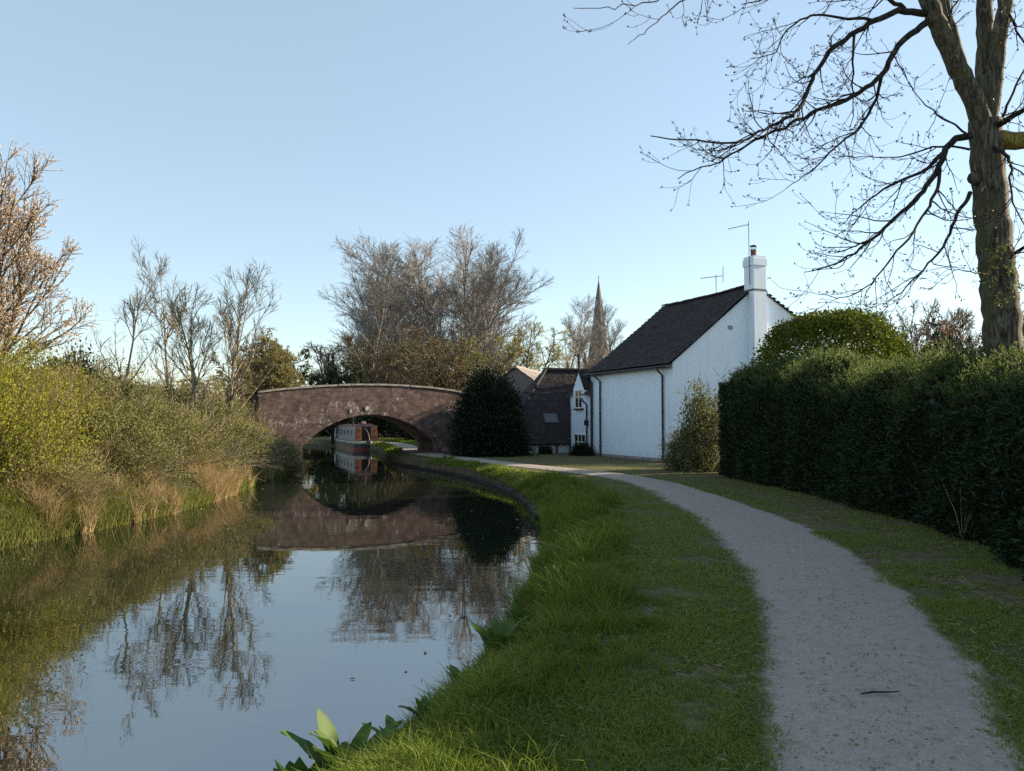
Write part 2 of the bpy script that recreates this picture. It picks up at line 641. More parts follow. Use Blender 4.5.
# ------------------------------------------------------------------ ground, canal, towpath
xR = curve([(-12, -6.5), (0, -2.6), (2, -1.9), (3, -1.5), (3.8, -1.18), (4.65, -.84), (6, -.36), (7.4, -.06), (8.9, .16), (10.9, .38), (15, .62), (19, .50), (22, .15), (26, -.75), (30, -2.1), (34, -3.9), (39, -6.1), (47, -7.9), (52, -9.0), (60, -12.2), (75, -22), (100, -42)])
xL = curve([(-12, -14), (0, -10.2), (6, -9.2), (13, -8.5), (15.6, -8.0), (18.3, -7.85), (23, -8.2), (27.6, -8.9), (31, -9.35), (35, -9.8), (39, -11.0), (46, -13.5), (57, -17), (66, -22), (75, -29), (100, -52)])
pL = curve([(-4, -1.2), (0, .15), (2, .65), (3.55, 1.15), (5.8, 1.92), (6.8, 2.22), (8, 2.48), (9.6, 2.74), (11.2, 2.92), (13.4, 3.1), (16.8, 3.2), (20, 3.05), (22.2, 2.65), (24.9, 1.45), (27, .3), (30, -1.25), (34, -3.2), (38, -4.95), (44, -6.5), (55, -9.3), (70, -17)])
pR = curve([(-4, -.1), (0, 1.2), (2, 1.8), (3.55, 2.38), (5.43, 3.05), (7.5, 3.65), (10.15, 4.2), (12.1, 4.4), (14.3, 4.47), (16.8, 4.42), (20, 4.2), (22.5, 3.65), (24.4, 2.95), (27.3, 1.4), (30, .0), (31.9, -.85), (35, -2.4), (39, -3.75), (44, -5.0), (55, -7.6), (70, -15)])
FACE0 = np.array([-11.2, 34.0])
FU = norm(np.array([.8716, .4903]))
FV = np.array([-FU[1], FU[0]])


def ground_z(x, y):
    dr = x - xR(y)
    dl = xL(y) - x
    nz = (vnoise(np.stack([x, y, 0 * x], -1), 1.7, 3) - .5) * .06 + (vnoise(np.stack([x, y, 0 * x], -1), 9, 4) - .5) * .2
    far = sstep(20, 30, y)
    zr = .14 + .20 * far + (.36 - .20 * far) * sstep(0, .75, dr)
    onpath = sstep(-.35, .0, x - pL(y)) * sstep(-.35, .0, pR(y) - x)
    zr = zr + nz * sstep(.5, 1.5, dr) * (1 - onpath) * sstep(7, 5, x) * .5 + nz * .5 * sstep(5, 7, x)
    zl = .12 + .35 * sstep(0, .6, dl) + 1.35 * sstep(.4, 5, dl) + nz * 1.5
    z = np.where(dr > 0, zr, np.where(dl > 0, zl, -.8))
    # bridge approaches
    qx, qy = x - FACE0[0], y - FACE0[1]
    s = qx * FU[0] + qy * FU[1]
    t = qx * FV[0] + qy * FV[1]
    lat = sstep(3.4, .8, np.abs(t - 2.2))
    ramp_l = (2.35 - .10 * np.maximum(-s, 0)) * sstep(1.6, .2, s)
    ramp_r = 2.35 * sstep(9.0, 9.9, s) * sstep(14.5, 11.5, s)
    hill = np.maximum(ramp_l, ramp_r) * lat
    z = np.where((dr > .0) | (dl > .0), np.maximum(z, hill), z)
    return z


def axis(parts):
    out = []
    for a, b, st in parts:
        out.append(np.arange(a, b, st))
    return np.concatenate(out + [np.array([parts[-1][1]])])


gx = axis([(-900, -200, 100), (-200, -60, 20), (-60, -24, 2), (-24, -4, .3), (-4, 5, .1), (5, 12, .4), (12, 60, 4), (60, 200, 20), (200, 901, 100)])
gy = axis([(-60, -10, 5), (-10, 2, 1), (2, 16, .12), (16, 46, .25), (46, 80, .8), (80, 140, 6), (140, 300, 20), (300, 1500, 150)])
GX, GY = np.meshgrid(gx, gy)
GZ = ground_z(GX, GY)
nx, ny = len(gx), len(gy)
ii = np.arange(nx * ny).reshape(ny, nx)
mb = MB().add(np.stack([GX, GY, GZ], -1), np.stack([ii[:-1, :-1], ii[:-1, 1:], ii[1:, 1:], ii[1:, :-1]], -1).reshape(-1, 4))
tag(mb.build('ground', M['ground'], smooth=True), 'grassy canal bank and fields on both sides', None, kind='structure')
# water sheet
wy = np.arange(-12, 92, 1.0)
mb = MB()
Vw = np.stack([np.stack([xL(wy) - 1.2, wy, 0 * wy], -1), np.stack([xR(wy) + 1.0, wy, 0 * wy], -1)], 1).reshape(-1, 3)
iw = np.arange(len(wy) * 2).reshape(-1, 2)
mb.add(Vw, np.stack([iw[:-1, 0], iw[:-1, 1], iw[1:, 1], iw[1:, 0]], -1))
tag(mb.build('canal_water', M['water']), 'still dark canal water mirroring trees and sky', None, kind='structure')
# towpath sheet
ty = np.concatenate([np.arange(-4, 12, .15), np.arange(12, 68, .4)])
rg = np.random.default_rng(5)
U = np.array([0, .04, .08, .13, .2, .35, .5, .65, .8, .87, .92, .96, 1.0])
el = (vnoise(np.stack([ty * 0, ty, ty * 0], -1), .5, 9) - .5) * .14 + (vnoise(np.stack([ty * 0, ty, ty * 0], -1), 1.8, 8) - .5) * .2
er = (vnoise(np.stack([ty * 0, ty, ty * 0], -1), .5, 7) - .5) * .14 + (vnoise(np.stack([ty * 0, ty, ty * 0], -1), 1.8, 6) - .5) * .2
a, b = pL(ty) + el * .5 - .16, pR(ty) + er * .5 + .16
X = a[:, None] * (1 - U) + b[:, None] * U
Z = .506 + .03 * (1 - (2 * U - 1)**2)[None] + 0 * X
Z[:, 0] = Z[:, -1] = .485
Y = ty[:, None] + 0 * X
ip = np.arange(X.size).reshape(X.shape)
mb = MB().add(np.stack([X, Y, Z], -1), np.stack([ip[:-1, :-1], ip[:-1, 1:], ip[1:, 1:], ip[1:, :-1]], -1).reshape(-1, 4))
tp_ = mb.build('towpath', M['path'], smooth=True)
vg = tp_.data.attributes.new('verge', 'FLOAT', 'POINT')
vg.data.foreach_set('value', (np.clip(1 - np.minimum(U, 1 - U) / .14, 0, 1)[None] * .62 + 0 * X).ravel().astype(np.float32))
tag(tp_, 'pale gravel towpath curving beside the canal', None, kind='structure')
# canal edging on the far stretch of the towpath side
edge = empty('canal_edging', (0, 0, 0), 'low dark edging of blocks along the towpath side of the canal', 'canal edging')
yy = 17.0
blk = MB().box(-.5, .5, -.09, .09, -.35, .09).build('edging_block', M['edging'], edge)
first = True
while yy < 56:
    x0, x1 = float(xR(yy)), float(xR(yy + .9))
    o = blk if first else blk.copy()
    if not first:
        sc.collection.objects.link(o)
    first = False
    ln = math.hypot(x1 - x0, .9)
    o.location = ((x0 + x1) / 2 + rg.normal(0, .012), yy + .45, rg.normal(0, .012))
    o.rotation_euler = (0, 0, math.atan2(.9, x1 - x0))
    o.scale = (ln * .985, 1, 1)
    yy += .9


# ------------------------------------------------------------------ brick bridge
bridge = empty('brick_bridge', (FACE0[0], FACE0[1], 0), 'humpbacked old brick canal bridge with one low arch', 'bridge', rz=math.atan2(FU[1], FU[0]))
SK = .193                                            # skew of the barrel: local x per local y
ztop = curve([(-.4, 3.30), (0, 3.36), (1, 3.50), (2.5, 3.66), (5, 3.80), (7, 3.79), (9.3, 3.62), (11.6, 3.25)])
S0, S1, ZS, ZC = 1.95, 8.48, .98, 2.42
SC, HALF = (S0 + S1) / 2, (S1 - S0) / 2
RAD = (HALF**2 + (ZC - ZS)**2) / (2 * (ZC - ZS))
arch_s = np.linspace(S0, S1, 37)
arch_z = ZC - RAD + np.sqrt(RAD**2 - (arch_s - SC)**2)


def spandrel(y0, th):
    top = [(s, y0, float(ztop(s))) for s in np.linspace(11.4, 0, 30)]
    low = [(0, y0, -.7), (S0, y0, -.7)] + [(s, y0, z) for s, z in zip(arch_s, arch_z)] + [(S1, y0, -.7), (11.4, y0, -.7)]
    poly = [(x + SK * y0, y, z) for x, y, z in top + low]
    return MB().prism(poly, (SK * th, th, 0))


spandrel(0, .36).build('wall', M['brick'], bridge)
spandrel(4.0, .36).build('wall', M['brick'], bridge)
mb = MB()
inn = [(S0, -.7)] + list(zip(arch_s, arch_z)) + [(S1, -.7)]
out_ = [(S0 - .28, -.7)] + [(SC + (s - SC) * 1.08, z + .2) for s, z in zip(arch_s, arch_z)] + [(S1 + .28, -.7)]
poly = [(s + SK * .36, .36, z) for s, z in inn] + [(s + SK * .36, .36, z) for s, z in reversed(out_)]
mb.prism(poly, (SK * 3.64, 3.64, 0))
mb.build('vault', M['brick'], bridge)
mb = MB()
dk = [(s + SK * .36, .36, float(ztop(s)) - 1.05) for s in np.linspace(0, 11.4, 16)]
dk2 = [(s, y, z - .12) for s, y, z in reversed(dk)]
mb.prism(dk + dk2, (SK * 3.64, 3.64, 0))
mb.build('deck', M['path'], bridge)
MB().prism([(-.002, .36, -.7), (-.002, .36, 3.3), (-.30, .36, 3.3), (-.30, .36, -.7)], (SK * 3.64, 3.64, 0)).build('return_wall', M['brick'], bridge)
# arch ring of brick headers, two rows, standing 25 mm proud
mb = MB()
th0 = math.asin(HALF / RAD)
rr = np.random.default_rng(2)
for row, (ra, rb) in enumerate(((RAD + .004, RAD + .20), (RAD + .215, RAD + .41))):
    nb = int(2 * th0 * RAD / .1)
    for k in range(nb):
        a0, a1 = -th0 + 2 * th0 * (k + .06) / nb, -th0 + 2 * th0 * (k + .94) / nb
        pr = -.003 - rr.uniform(0, .010)
        q = [(SC + r_ * math.sin(a_), pr, ZC - RAD + r_ * math.cos(a_)) for r_, a_ in ((ra, a0), (rb, a0), (rb, a1), (ra, a1))]
        mb.prism(q, (SK * .05, .05, 0))
o = mb.build('arch_ring', M['brick'], bridge)
o['kind'] = 'stuff'
# coping stones, one by one
cst = MB()
cst.prism([(-.29, -.06, 0), (.29, -.06, 0), (.29, -.06, .09), (.29, .18, .13), (-.29, .18, .13), (-.29, -.06, .09)][:2] + [(.29, -.06, .085), (-.29, -.06, .085)], (0, .48, 0))
cproto = cst.build('coping_stone', M['stone'], bridge)
first = True
for y0 in (0, 4.0):
    for k in range(19):
        s = .30 + k * .595
        o = cproto if first else cproto.copy()
        if not first:
            sc.collection.objects.link(o)
        first = False
        sl = float(ztop(s + .1) - ztop(s - .1)) / .2
        o.location = (s + SK * y0, y0 + rr.normal(0, .008), float(ztop(s)) + .002 + rr.uniform(0, .012))
        o.rotation_euler = (0, -math.atan(sl), rr.normal(0, .006))
MB().lathe((4.95, -.03, 2.72), [(0, -.02), (.10, -.02), (.10, 0), (0, .005)], 20, 1).build('number_plate', M['plate_white'], bridge).scale = (1, 1, 1)
MB().box(4.12, 4.22, -.03, -.004, 2.50, 2.68).build('warning_plate', M['plate_white'], bridge)
MB().lathe((1.45, -.02, .75), [(.18, -.03), (.18, .0), (.13, .0), (.12, .02)], 14, 1).build('drain_mouth', M['dark_hole'], bridge)

# ------------------------------------------------------------------ tiled roofs
def tile_slope(mb, pos, W, L, rng, tw=.19, gauge=.13):
    """pos(u, v): u metres along the eave, v metres up the slope"""
    nu, nv = int(W / tw), int(L / gauge)
    tw, gauge = W / nu, L / nv
    I, J = np.meshgrid(np.arange(nu), np.arange(nv))
    I, J = I.ravel(), J.ravel()
    off = np.where(J % 2 == 0, 0, .5) * tw
    u0 = np.clip(I * tw + off + .004, 0, W)
    u1 = np.clip((I + 1) * tw + off - .004, 0, W)
    v0 = J * gauge + rng.normal(0, .006, len(I))
    v1 = np.minimum(v0 + gauge * 1.25, L)
    e = 1e-2
    n = norm(np.cross(pos(u0 + e, v0) - pos(u0, v0), pos(u0, v0 + e) - pos(u0, v0)))
    lift = rng.uniform(.014, .028, len(I))[:, None]
    sk = rng.normal(0, .006, (len(I), 1))
    bl0, br0 = pos(u0, v0), pos(u1, v0)
    tl, tr = pos(u0, v1) + n * .006, pos(u1, v1) + n * .006
    bl, br = bl0 + n * (lift + sk), br0 + n * (lift - sk)
    V = np.stack([bl0, br0, bl, br, tl, tr], 1).reshape(-1, 3)
    b = 6 * np.arange(len(I))[:, None]
    n0 = mb.n
    mb.add(V, b + np.array([[2, 3, 5, 4]]))
    mb.F.append(n0 + b + np.array([[0, 1, 3, 2]]))
    mb.F.append(n0 + b + np.array([[0, 2, 4]]))
    mb.F.append(n0 + b + np.array([[1, 5, 3]]))


def flat_pos(p0, eu, ev, sag=0.0, W=1.0, bell=0.0):
    p0, eu, ev = np.asarray(p0, float), norm(np.asarray(eu, float)), norm(np.asarray(ev, float))
    nn = np.cross(eu, ev)

    def f(u, v):
        u, v = np.asarray(u, float), np.asarray(v, float)
        w = (vnoise(np.stack([u, v, 0 * u], -1), 1.4, 2) - .5) * .05
        s = -sag * np.sin(np.pi * np.clip(u / W, 0, 1)) * np.clip(v / 4, 0, 1) + bell * np.exp(-v / .45)
        return p0 + eu * u[..., None] + ev * v[..., None] + nn * (w + s)[..., None]
    return f


rt = np.random.default_rng(11)

# ------------------------------------------------------------------ white cottage
HRZ = math.atan2(.385, .923)
HO = (6.37, 30.4, .47)
house = empty('cottage', HO, 'white rendered cottage with dark tiled roof and gable chimney by the towpath', 'cottage', rz=HRZ)
AX, AZ, EZ, EX, EZ2, LEN = 4.16, 7.29, 4.0, 8.6, 4.75, 6.75
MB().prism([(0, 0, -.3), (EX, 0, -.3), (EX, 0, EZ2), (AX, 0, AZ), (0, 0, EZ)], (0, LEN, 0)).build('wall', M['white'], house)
mb = MB()
mb.prism([(-.012, -.012, -.3), (EX, -.012, -.3), (EX, -.012, .14), (-.012, -.012, .14)], (0, .03, 0))
mb.prism([(-.012, .02, -.3), (-.012, LEN, -.3), (-.012, LEN, .14), (-.012, .02, .14)], (.03, 0, 0))
mb.build('plinth', M['stone'], house)
sl = (AZ - EZ) / AX
cs = math.hypot(1, sl)
eaveL = np.array([-.26, -.12, EZ - .26 * sl + .06])
LW, LL = LEN + .2, math.hypot(AX + .26, (AX + .26) * sl)
roof = MB().prism([(-.24, -.1, EZ - .24 * sl + .02), (AX, -.1, AZ + .001), (AX, -.1, AZ + .012), (-.24, -.1, EZ - .24 * sl + .035)], (0, LEN + .18, 0))
sl2 = (AZ - EZ2) / (EX - AX)
roof.prism([(AX + .001, -.1, AZ + .02), (EX + .25, -.1, EZ2 - .25 * sl2 + .02), (EX + .25, -.1, EZ2 - .25 * sl2 + .035), (AX + .001, -.1, AZ + .035)], (0, LEN + .18, 0))
roof_o = roof.build('roof', M['tile'], house)
mb = MB()
tile_slope(mb, flat_pos((-.26, LEN + .08, EZ - .26 * sl + .10), (0, -1, 0), (1, 0, sl), .06, LW, .06), LW, LL, rt)
L2 = math.hypot(EX + .25 - AX, (EX + .25 - AX) * sl2)
tile_slope(mb, flat_pos((EX + .25, -.12, EZ2 - .25 * sl2 + .10), (0, 1, 0), (-1, 0, sl2), .05, LW, .03), LW, L2, rt)
o = mb.build('roof_tiles', M['tile'], roof_o)
o['kind'] = 'stuff'
rproto = MB()
aa = np.linspace(-1.25, 1.25, 7) + np.pi / 2
prof = [(AX + .13 * np.cos(t), 0, .13 * np.sin(t)) for t in aa] + [(AX + .11 * np.cos(t), 0, .11 * np.sin(t)) for t in aa[::-1]]
rproto.prism(prof, (0, .42, 0))
rp = rproto.build('ridge_tile', M['tile'], roof_o)
for k in range(16):
    o = rp if k == 0 else rp.copy()
    if k:
        sc.collection.objects.link(o)
    o.location = (0, -.12 + k * .435, AZ + .065 + rt.normal(0, .007) - .05 * math.sin(math.pi * k / 15))
# chimney stack
mb = MB().box(AX - .42, AX + .22, -.42, -.003, -.3, AZ - .25)
mb.box(AX - .41, AX + .21, -.41, .20, AZ - .17, 8.10)
mb.box(AX - .45, AX + .25, -.45, .24, 8.103, 8.38)
mb.box(AX - .42, AX + .22, -.42, .21, 8.383, 8.50)
ch = mb.build('chimney', M['white'], house)
MB().box(AX - .43, AX + .23, -.43, .21, AZ - .25, AZ - .17).build('lead_band', M['lead'], ch)
mb = MB().lathe((AX - .11, -.05, 8.50), [(.15, 0), (.15, .05), (.12, .08), (.12, .26), (.14, .29), (.10, .30)], 14)
mb.build('chimney_pot', M['terracotta'], ch)
mb = MB().lathe((AX - .11, -.05, 8.80), [(.125, 0), (.125, .03), (.11, .03)], 14).lathe((AX - .11, -.05, 8.97), [(.15, 0), (.15, .025), (0, .07)], 14)
for k in range(6):
    t = k * math.pi / 3
    mb.tube([(AX - .11 + .115 * math.cos(t), -.05 + .115 * math.sin(t), 8.8), (AX - .11 + .115 * math.cos(t), -.05 + .115 * math.sin(t), 8.98)], .012, 4)
mb.build('cowl', M['black_pipe'], ch)
# gutters and downpipes
ez = EZ - .26 * sl
mb = MB().tube([(-.33, -.12, ez + .02), (-.33, LEN + .1, ez + .04)], .045, 8)
mb.build('gutter', M['black_pipe'], house)


def pipe(pts, r, parent=house):
    m_ = MB().tube(pts, r, 8)
    z0, z1 = pts[-1][2], pts[-2][2]
    for z in np.arange(z0 + .5, z1 - .2, 1.5):
        m_.tube([(pts[-1][0], pts[-1][1], z), (pts[-1][0], pts[-1][1], z + .05)], r * 1.35, 8)
    return m_.build('drainpipe', M['black_pipe'], parent)


pipe([(-.33, .62, ez), (-.33, .62, ez - .08), (-.075, .62, ez - .30), (-.075, .62, .0)], .042)
pipe([(-.33, 5.75, ez), (-.33, 5.75, ez - .08), (-.075, 5.75, ez - .30), (-.075, 5.75, .0)], .042)
pipe([(-.33, 6.55, ez), (-.33, 6.55, ez - .08), (-.085, 6.55, ez - .30), (-.085, 6.55, .0)], .062)
MB().box(2.72, 2.95, -.02, -.004, 5.42, 5.58).build('air_vent', M['stone'], house)
# aerials
mb = MB().tube([(AX - .47, -.2, 7.3), (AX - .47, -.2, 9.95)], .018, 5)
mb.tube([(AX - .5, -.2, 9.82), (AX - 1.3, .1, 9.62)], .014, 4)
for k in range(5):
    x, y, z = AX - .5 - .18 * k, -.2 + .067 * k, 9.82 - .045 * k
    hl = .16 - .015 * k
    mb.tube([(x - .35 * hl, y - .9 * hl, z), (x + .35 * hl, y + .9 * hl, z)], .007, 3)
mb.tube([(AX - .46, -.2, 9.72), (AX - .46, -.2, 9.98)], .016, 4)
mb.build('aerial', M['alu'], house)
mb = MB().tube([(AX, 2.6, AZ), (AX, 2.6, AZ + .95)], .018, 5)
mb.tube([(AX + .25, 2.4, AZ + .90), (AX - .62, 2.9, AZ + .80)], .015, 4)
for k in range(6):
    x, y, z = AX - .0 - .115 * k, 2.55 + .066 * k, AZ + .87 - .013 * k
    mb.tube([(x - .08, y - .14, z), (x + .08, y + .14, z)], .007, 3)
for zz in (.62, .78, .98, 1.14, 1.28):
    mb.tube([(AX + .12, 2.2, AZ + zz), (AX + .32, 2.56, AZ + zz)], .007, 3)
for q in (0, .5, 1.0):
    mb.tube([(AX + .12 + .2 * q, 2.2 + .36 * q, AZ + .6), (AX + .12 + .2 * q, 2.2 + .36 * q, AZ + 1.3)], .007, 3)
mb.build('aerial', M['alu'], house)
# lower wing with a gablet
WX, WY0, WY1, WEZ, WRZ = .2, LEN + .003, 9.3, 2.95, 5.6
wing = MB().prism([(WX, WY0, -.3), (8.2, WY0, -.3), (8.2, WY0, WEZ), (AX, WY0, WRZ), (WX, WY0, WEZ)], (0, WY1 - WY0, 0))
GY0, GY1, GYA, GZ0, GZA = 7.70, 8.98, 8.34, 3.25, 4.16
wing.prism([(WX - .012, GY0, WEZ - .3), (WX - .012, GY1, WEZ - .3), (WX - .012, GY1, GZ0), (WX - .012, GYA, GZA), (WX - .012, GY0, GZ0)], (1.8, 0, 0))
wing_o = wing.build('wing_wall', M['white'], house)
wsl = (WRZ - WEZ) / (AX - WX)
wroof = MB()
WLl = math.hypot(AX - WX + .25, (AX - WX + .25) * wsl)
f1 = flat_pos((WX - .25, GY0 - .0, WEZ - .25 * wsl + .08), (0, -1, 0), (1, 0, wsl), 0, 2, .04)
tile_slope(wroof, f1, GY0 - WY0, WLl, rt)
f2 = flat_pos((WX - .25, WY1 + .1, WEZ - .25 * wsl + .08), (0, -1, 0), (1, 0, wsl), 0, 2, .04)
tile_slope(wroof, f2, WY1 + .1 - GY1, WLl, rt)
zt = (GZA - WEZ) / wsl + WX
f3 = flat_pos((zt - .9, GY1, WEZ + wsl * (zt - .9 - WX) + .08), (0, -1, 0), (1, 0, wsl), 0, 2, 0)
tile_slope(wroof, f3, GY1 - GY0, WLl - math.hypot(1, wsl) * (zt - .9 - WX + .25), rt)
gs = (GZA - GZ0) / (GYA - GY0)
gl = math.hypot(GYA - GY0 + .08, (GYA - GY0 + .08) * gs)
tile_slope(wroof, flat_pos((WX + 1.9, GY0 - .08, GZ0 - .08 * gs + .04), (-1, 0, 0), (0, 1, gs), 0, 2, 0), 2.0, gl, rt)
tile_slope(wroof, flat_pos((WX - .10, GY1 + .08, GZ0 - .08 * gs + .04), (1, 0, 0), (0, -1, gs), 0, 2, 0), 2.0, gl, rt)
o = wroof.build('wing_roof_tiles', M['tile'], house)
o['kind'] = 'stuff'
pipe([(WX - .3, 7.45, WEZ - .2), (WX - .3, 7.45, WEZ - .3), (WX - .07, 7.45, WEZ - .5), (WX - .07, 7.45, 0)], .04)
MB().box(WX - .16, WX - .02, 7.35, 7.55, 1.45, 1.7).build('rainwater_hopper', M['black_pipe'], house)
pipe([(WX - .3, 9.25, WEZ - .2), (WX - .3, 9.25, WEZ - .3), (WX - .06, 9.25, WEZ - .5), (WX - .06, 9.25, 0)], .04)


def window(y0, y1, z0, z1, cols, split, parent, x=WX - .012):
    """window on a wall that faces local -x: frame > panes, sill"""
    fr = MB()
    b_ = .055
    fr.box(x - .045, x + .02, y0, y1, z0, z0 + b_).box(x - .045, x + .02, y0, y1, z1 - b_, z1)
    fr.box(x - .045, x + .02, y0, y0 + b_, z0 + b_, z1 - b_).box(x - .045, x + .02, y1 - b_, y1, z0 + b_, z1 - b_)
    cw = (y1 - y0 - 2 * b_) / cols
    zs = z0 + b_ + (z1 - z0 - 2 * b_) * split
    w_ = None
    for c in range(1, cols):
        fr.box(x - .042, x + .02, y0 + b_ + c * cw - .022, y0 + b_ + c * cw + .022, z0 + b_, z1 - b_)
    for c in range(cols):
        fr.box(x - .038, x + .02, y0 + b_ + c * cw + .022, y0 + b_ + (c + 1) * cw - .022, zs - .018, zs + .018)
    w_ = fr.build('window', M['frame'], parent)
    for c in range(cols):
        for (za, zb) in ((z0 + b_, zs - .018), (zs + .018, z1 - b_)):
            MB().box(x - .02, x - .004, y0 + b_ + c * cw + .01, y0 + b_ + (c + 1) * cw - .01, za, zb).build('pane', M['glass'], w_)
    MB().box(x - .11, x - .003, y0 - .06, y1 + .06, z0 - .07, z0 - .003).build('sill', M['black_pipe'], w_)
    return w_


window(7.93, 8.72, 2.28, 3.22, 2, .62, house)
window(7.62, 8.85, .15, 1.02, 3, .55, house, x=WX)

# ------------------------------------------------------------------ low outbuilding with hipped roof
OB = (-.6, 38.2, .40)
OU = norm(np.array([.97, .23]))
barn = empty('outbuilding', OB, 'low white outbuilding under a steep dark tiled roof between round bush and cottage', 'outbuilding', rz=math.atan2(OU[1], OU[0]))
BW, BR, BRY, BZ, BEZ = 8.5, 3.4, 3.35, 4.5, .52
MB().prism([(.25, .3, -.3), (BW, .3, -.3), (BW, .3, BEZ + .2), (.25, .3, BEZ + .2)], (0, 6.1, 0)).build('wall', M['white'], barn)
for k in range(5):
    MB().box(.32 + k * .88, .44 + k * .88, .24, .298, -.2, BEZ + .12).build('post', M['timber'], barn)
mb = MB()
hx = 3.3
body = np.array([(0, 0, BEZ), (BW, 0, BEZ), (BW, 6.7, BEZ), (0, 6.7, BEZ), (hx, BRY, BZ), (BW, BRY, BZ)], float)
mb.add(body, np.array([(0, 1, 5, 4), (3, 4, 5, 2)]))
mb.F.append(np.array([(0, 4, 3), (1, 2, 5)]))
mb.F.append(np.array([(0, 3, 2, 1)]))
broof = mb.build('roof', M['tile'], barn)
mb = MB()
bsl = (BZ - BEZ) / BRY
bl_ = math.hypot(BRY, BZ - BEZ)
m2 = MB()
tile_slope(m2, flat_pos((0, -.05, BEZ + .03), (1, 0, 0), (0, 1, bsl), .08, BW, .04), BW, bl_, rt, .19, .13)
V = np.vstack(m2.V)
keep = (V[::6, 0] >= hx * V[::6, 1] / BRY)
for Fa in m2.F:
    mb.F.append(Fa[keep])
mb.V, mb.n = m2.V, m2.n
# hip side
m3 = MB()
hl = math.hypot(hx, BZ - BEZ)
tile_slope(m3, flat_pos((-.05, 6.7, BEZ + .03), (0, -1, 0), (1, 0, (BZ - BEZ) / hx), 0, 6.7, .04), 6.7, hl, rt, .19, .13)
V3 = np.vstack(m3.V)
v3 = V3[::6]
k3 = (np.abs(v3[:, 1] - BRY) <= BRY * (1 - v3[:, 0] / hx))
n0 = mb.n
for Fa in m3.F:
    mb.F.append(Fa[k3] + n0)
mb.V = mb.V + m3.V
mb.n += m3.n
o = mb.build('roof_tiles', M['tile'], broof)
o['kind'] = 'stuff'
hp = [np.array([0, 0, BEZ + .05]), np.array([hx, BRY, BZ + .05])]
htile = MB().tube([(-.21, 0, 0), (.21, 0, 0)], [.10, .12], 8).build('hip_tile', M['tile'], broof)
dv = hp[1] - hp[0]
nh = int(np.linalg.norm(dv) / .42)
for k in range(nh):
    o = htile if k == 0 else htile.copy()
    if k:
        sc.collection.objects.link(o)
    o.location = hp[0] + dv * (k + .5) / nh
    o.rotation_euler = Vector(dv).to_track_quat('X', 'Z').to_euler()
for k in range(12):
    o = htile.copy()
    o.name = 'ridge_tile'
    sc.collection.objects.link(o)
    o.location = (hx + .2 + k * .42, BRY, BZ + .05)
    o.rotation_euler = (0, 0, 0)
# skylight lying in the slope
skx, skv = 2.55, 1.35
n_ = norm(np.array([0, -bsl, 1.0]))
up_ = norm(np.array([0, 1.0, bsl]))
c0 = np.array([skx, 0, BEZ]) + up_ * skv + n_ * .05
q = [c0, c0 + np.array([.75, 0, 0]), c0 + np.array([.75, 0, 0]) + up_ * .65, c0 + up_ * .65]
skl = MB().prism(q, n_ * .07).build('skylight', M['lead'], broof)
q2 = [p_ + n_ * .071 for p_ in (c0 + np.array([.06, 0, 0]) + up_ * .06, c0 + np.array([.69, 0, 0]) + up_ * .06, c0 + np.array([.69, 0, 0]) + up_ * .59, c0 + np.array([.06, 0, 0]) + up_ * .59)]
MB().prism(q2, n_ * .008).build('pane', M['glass'], skl)
mb = MB().tube([(5.0, 2.6, 3.4), (5.0, 2.6, 5.25)], .09, 8).tube([(5.0, 2.6, 5.25), (5.0, 2.6, 5.4)], .13, 8)
mb.build('flue_pipe', M['black_pipe'], barn)

# ------------------------------------------------------------------ farther house with a pale roof
fu = norm(np.array([.964, -.265]))
fh = empty('farther_house', (.25, 48.0, .6), 'farther house with pale grey sunlit roof slope behind the round evergreen bush', 'house', rz=math.atan2(fu[1], fu[0]))
HW, HZ, HE = 3.6, 4.85, 2.35
MB().prism([(-HW, 0, -.4), (HW, 0, -.4), (HW, 0, HE), (0, 0, HZ), (-HW, 0, HE)], (0, 10, 0)).build('wall', M['spire_stone'], fh)
mb = MB()
fsl = (HZ - HE) / HW
fl = math.hypot(HW + .3, (HW + .3) * fsl)
tile_slope(mb, flat_pos((HW + .3, -.2, HE - .3 * fsl + .05), (0, 1, 0), (-1, 0, fsl)), 10.4, fl, rt, .3, .22)
tile_slope(mb, flat_pos((-HW - .3, 10.2, HE - .3 * fsl + .05), (0, -1, 0), (1, 0, fsl)), 10.4, fl, rt, .3, .22)
o = mb.build('roof_tiles', M['tile_light'], fh)
o['kind'] = 'stuff'
MB().tube([(0, -.2, HZ + .06), (0, 10.2, HZ + .06)], .11, 8).build('ridge', M['tile_light'], fh)
for wx in (-1.6, .9):
    w_ = MB().box(wx, wx + .8, -.05, .03, 1.0, 2.1).build('window', M['frame'], fh)
    MB().box(wx + .07, wx + .73, -.06, -.051, 1.07, 2.03).build('pane', M['glass'], w_)

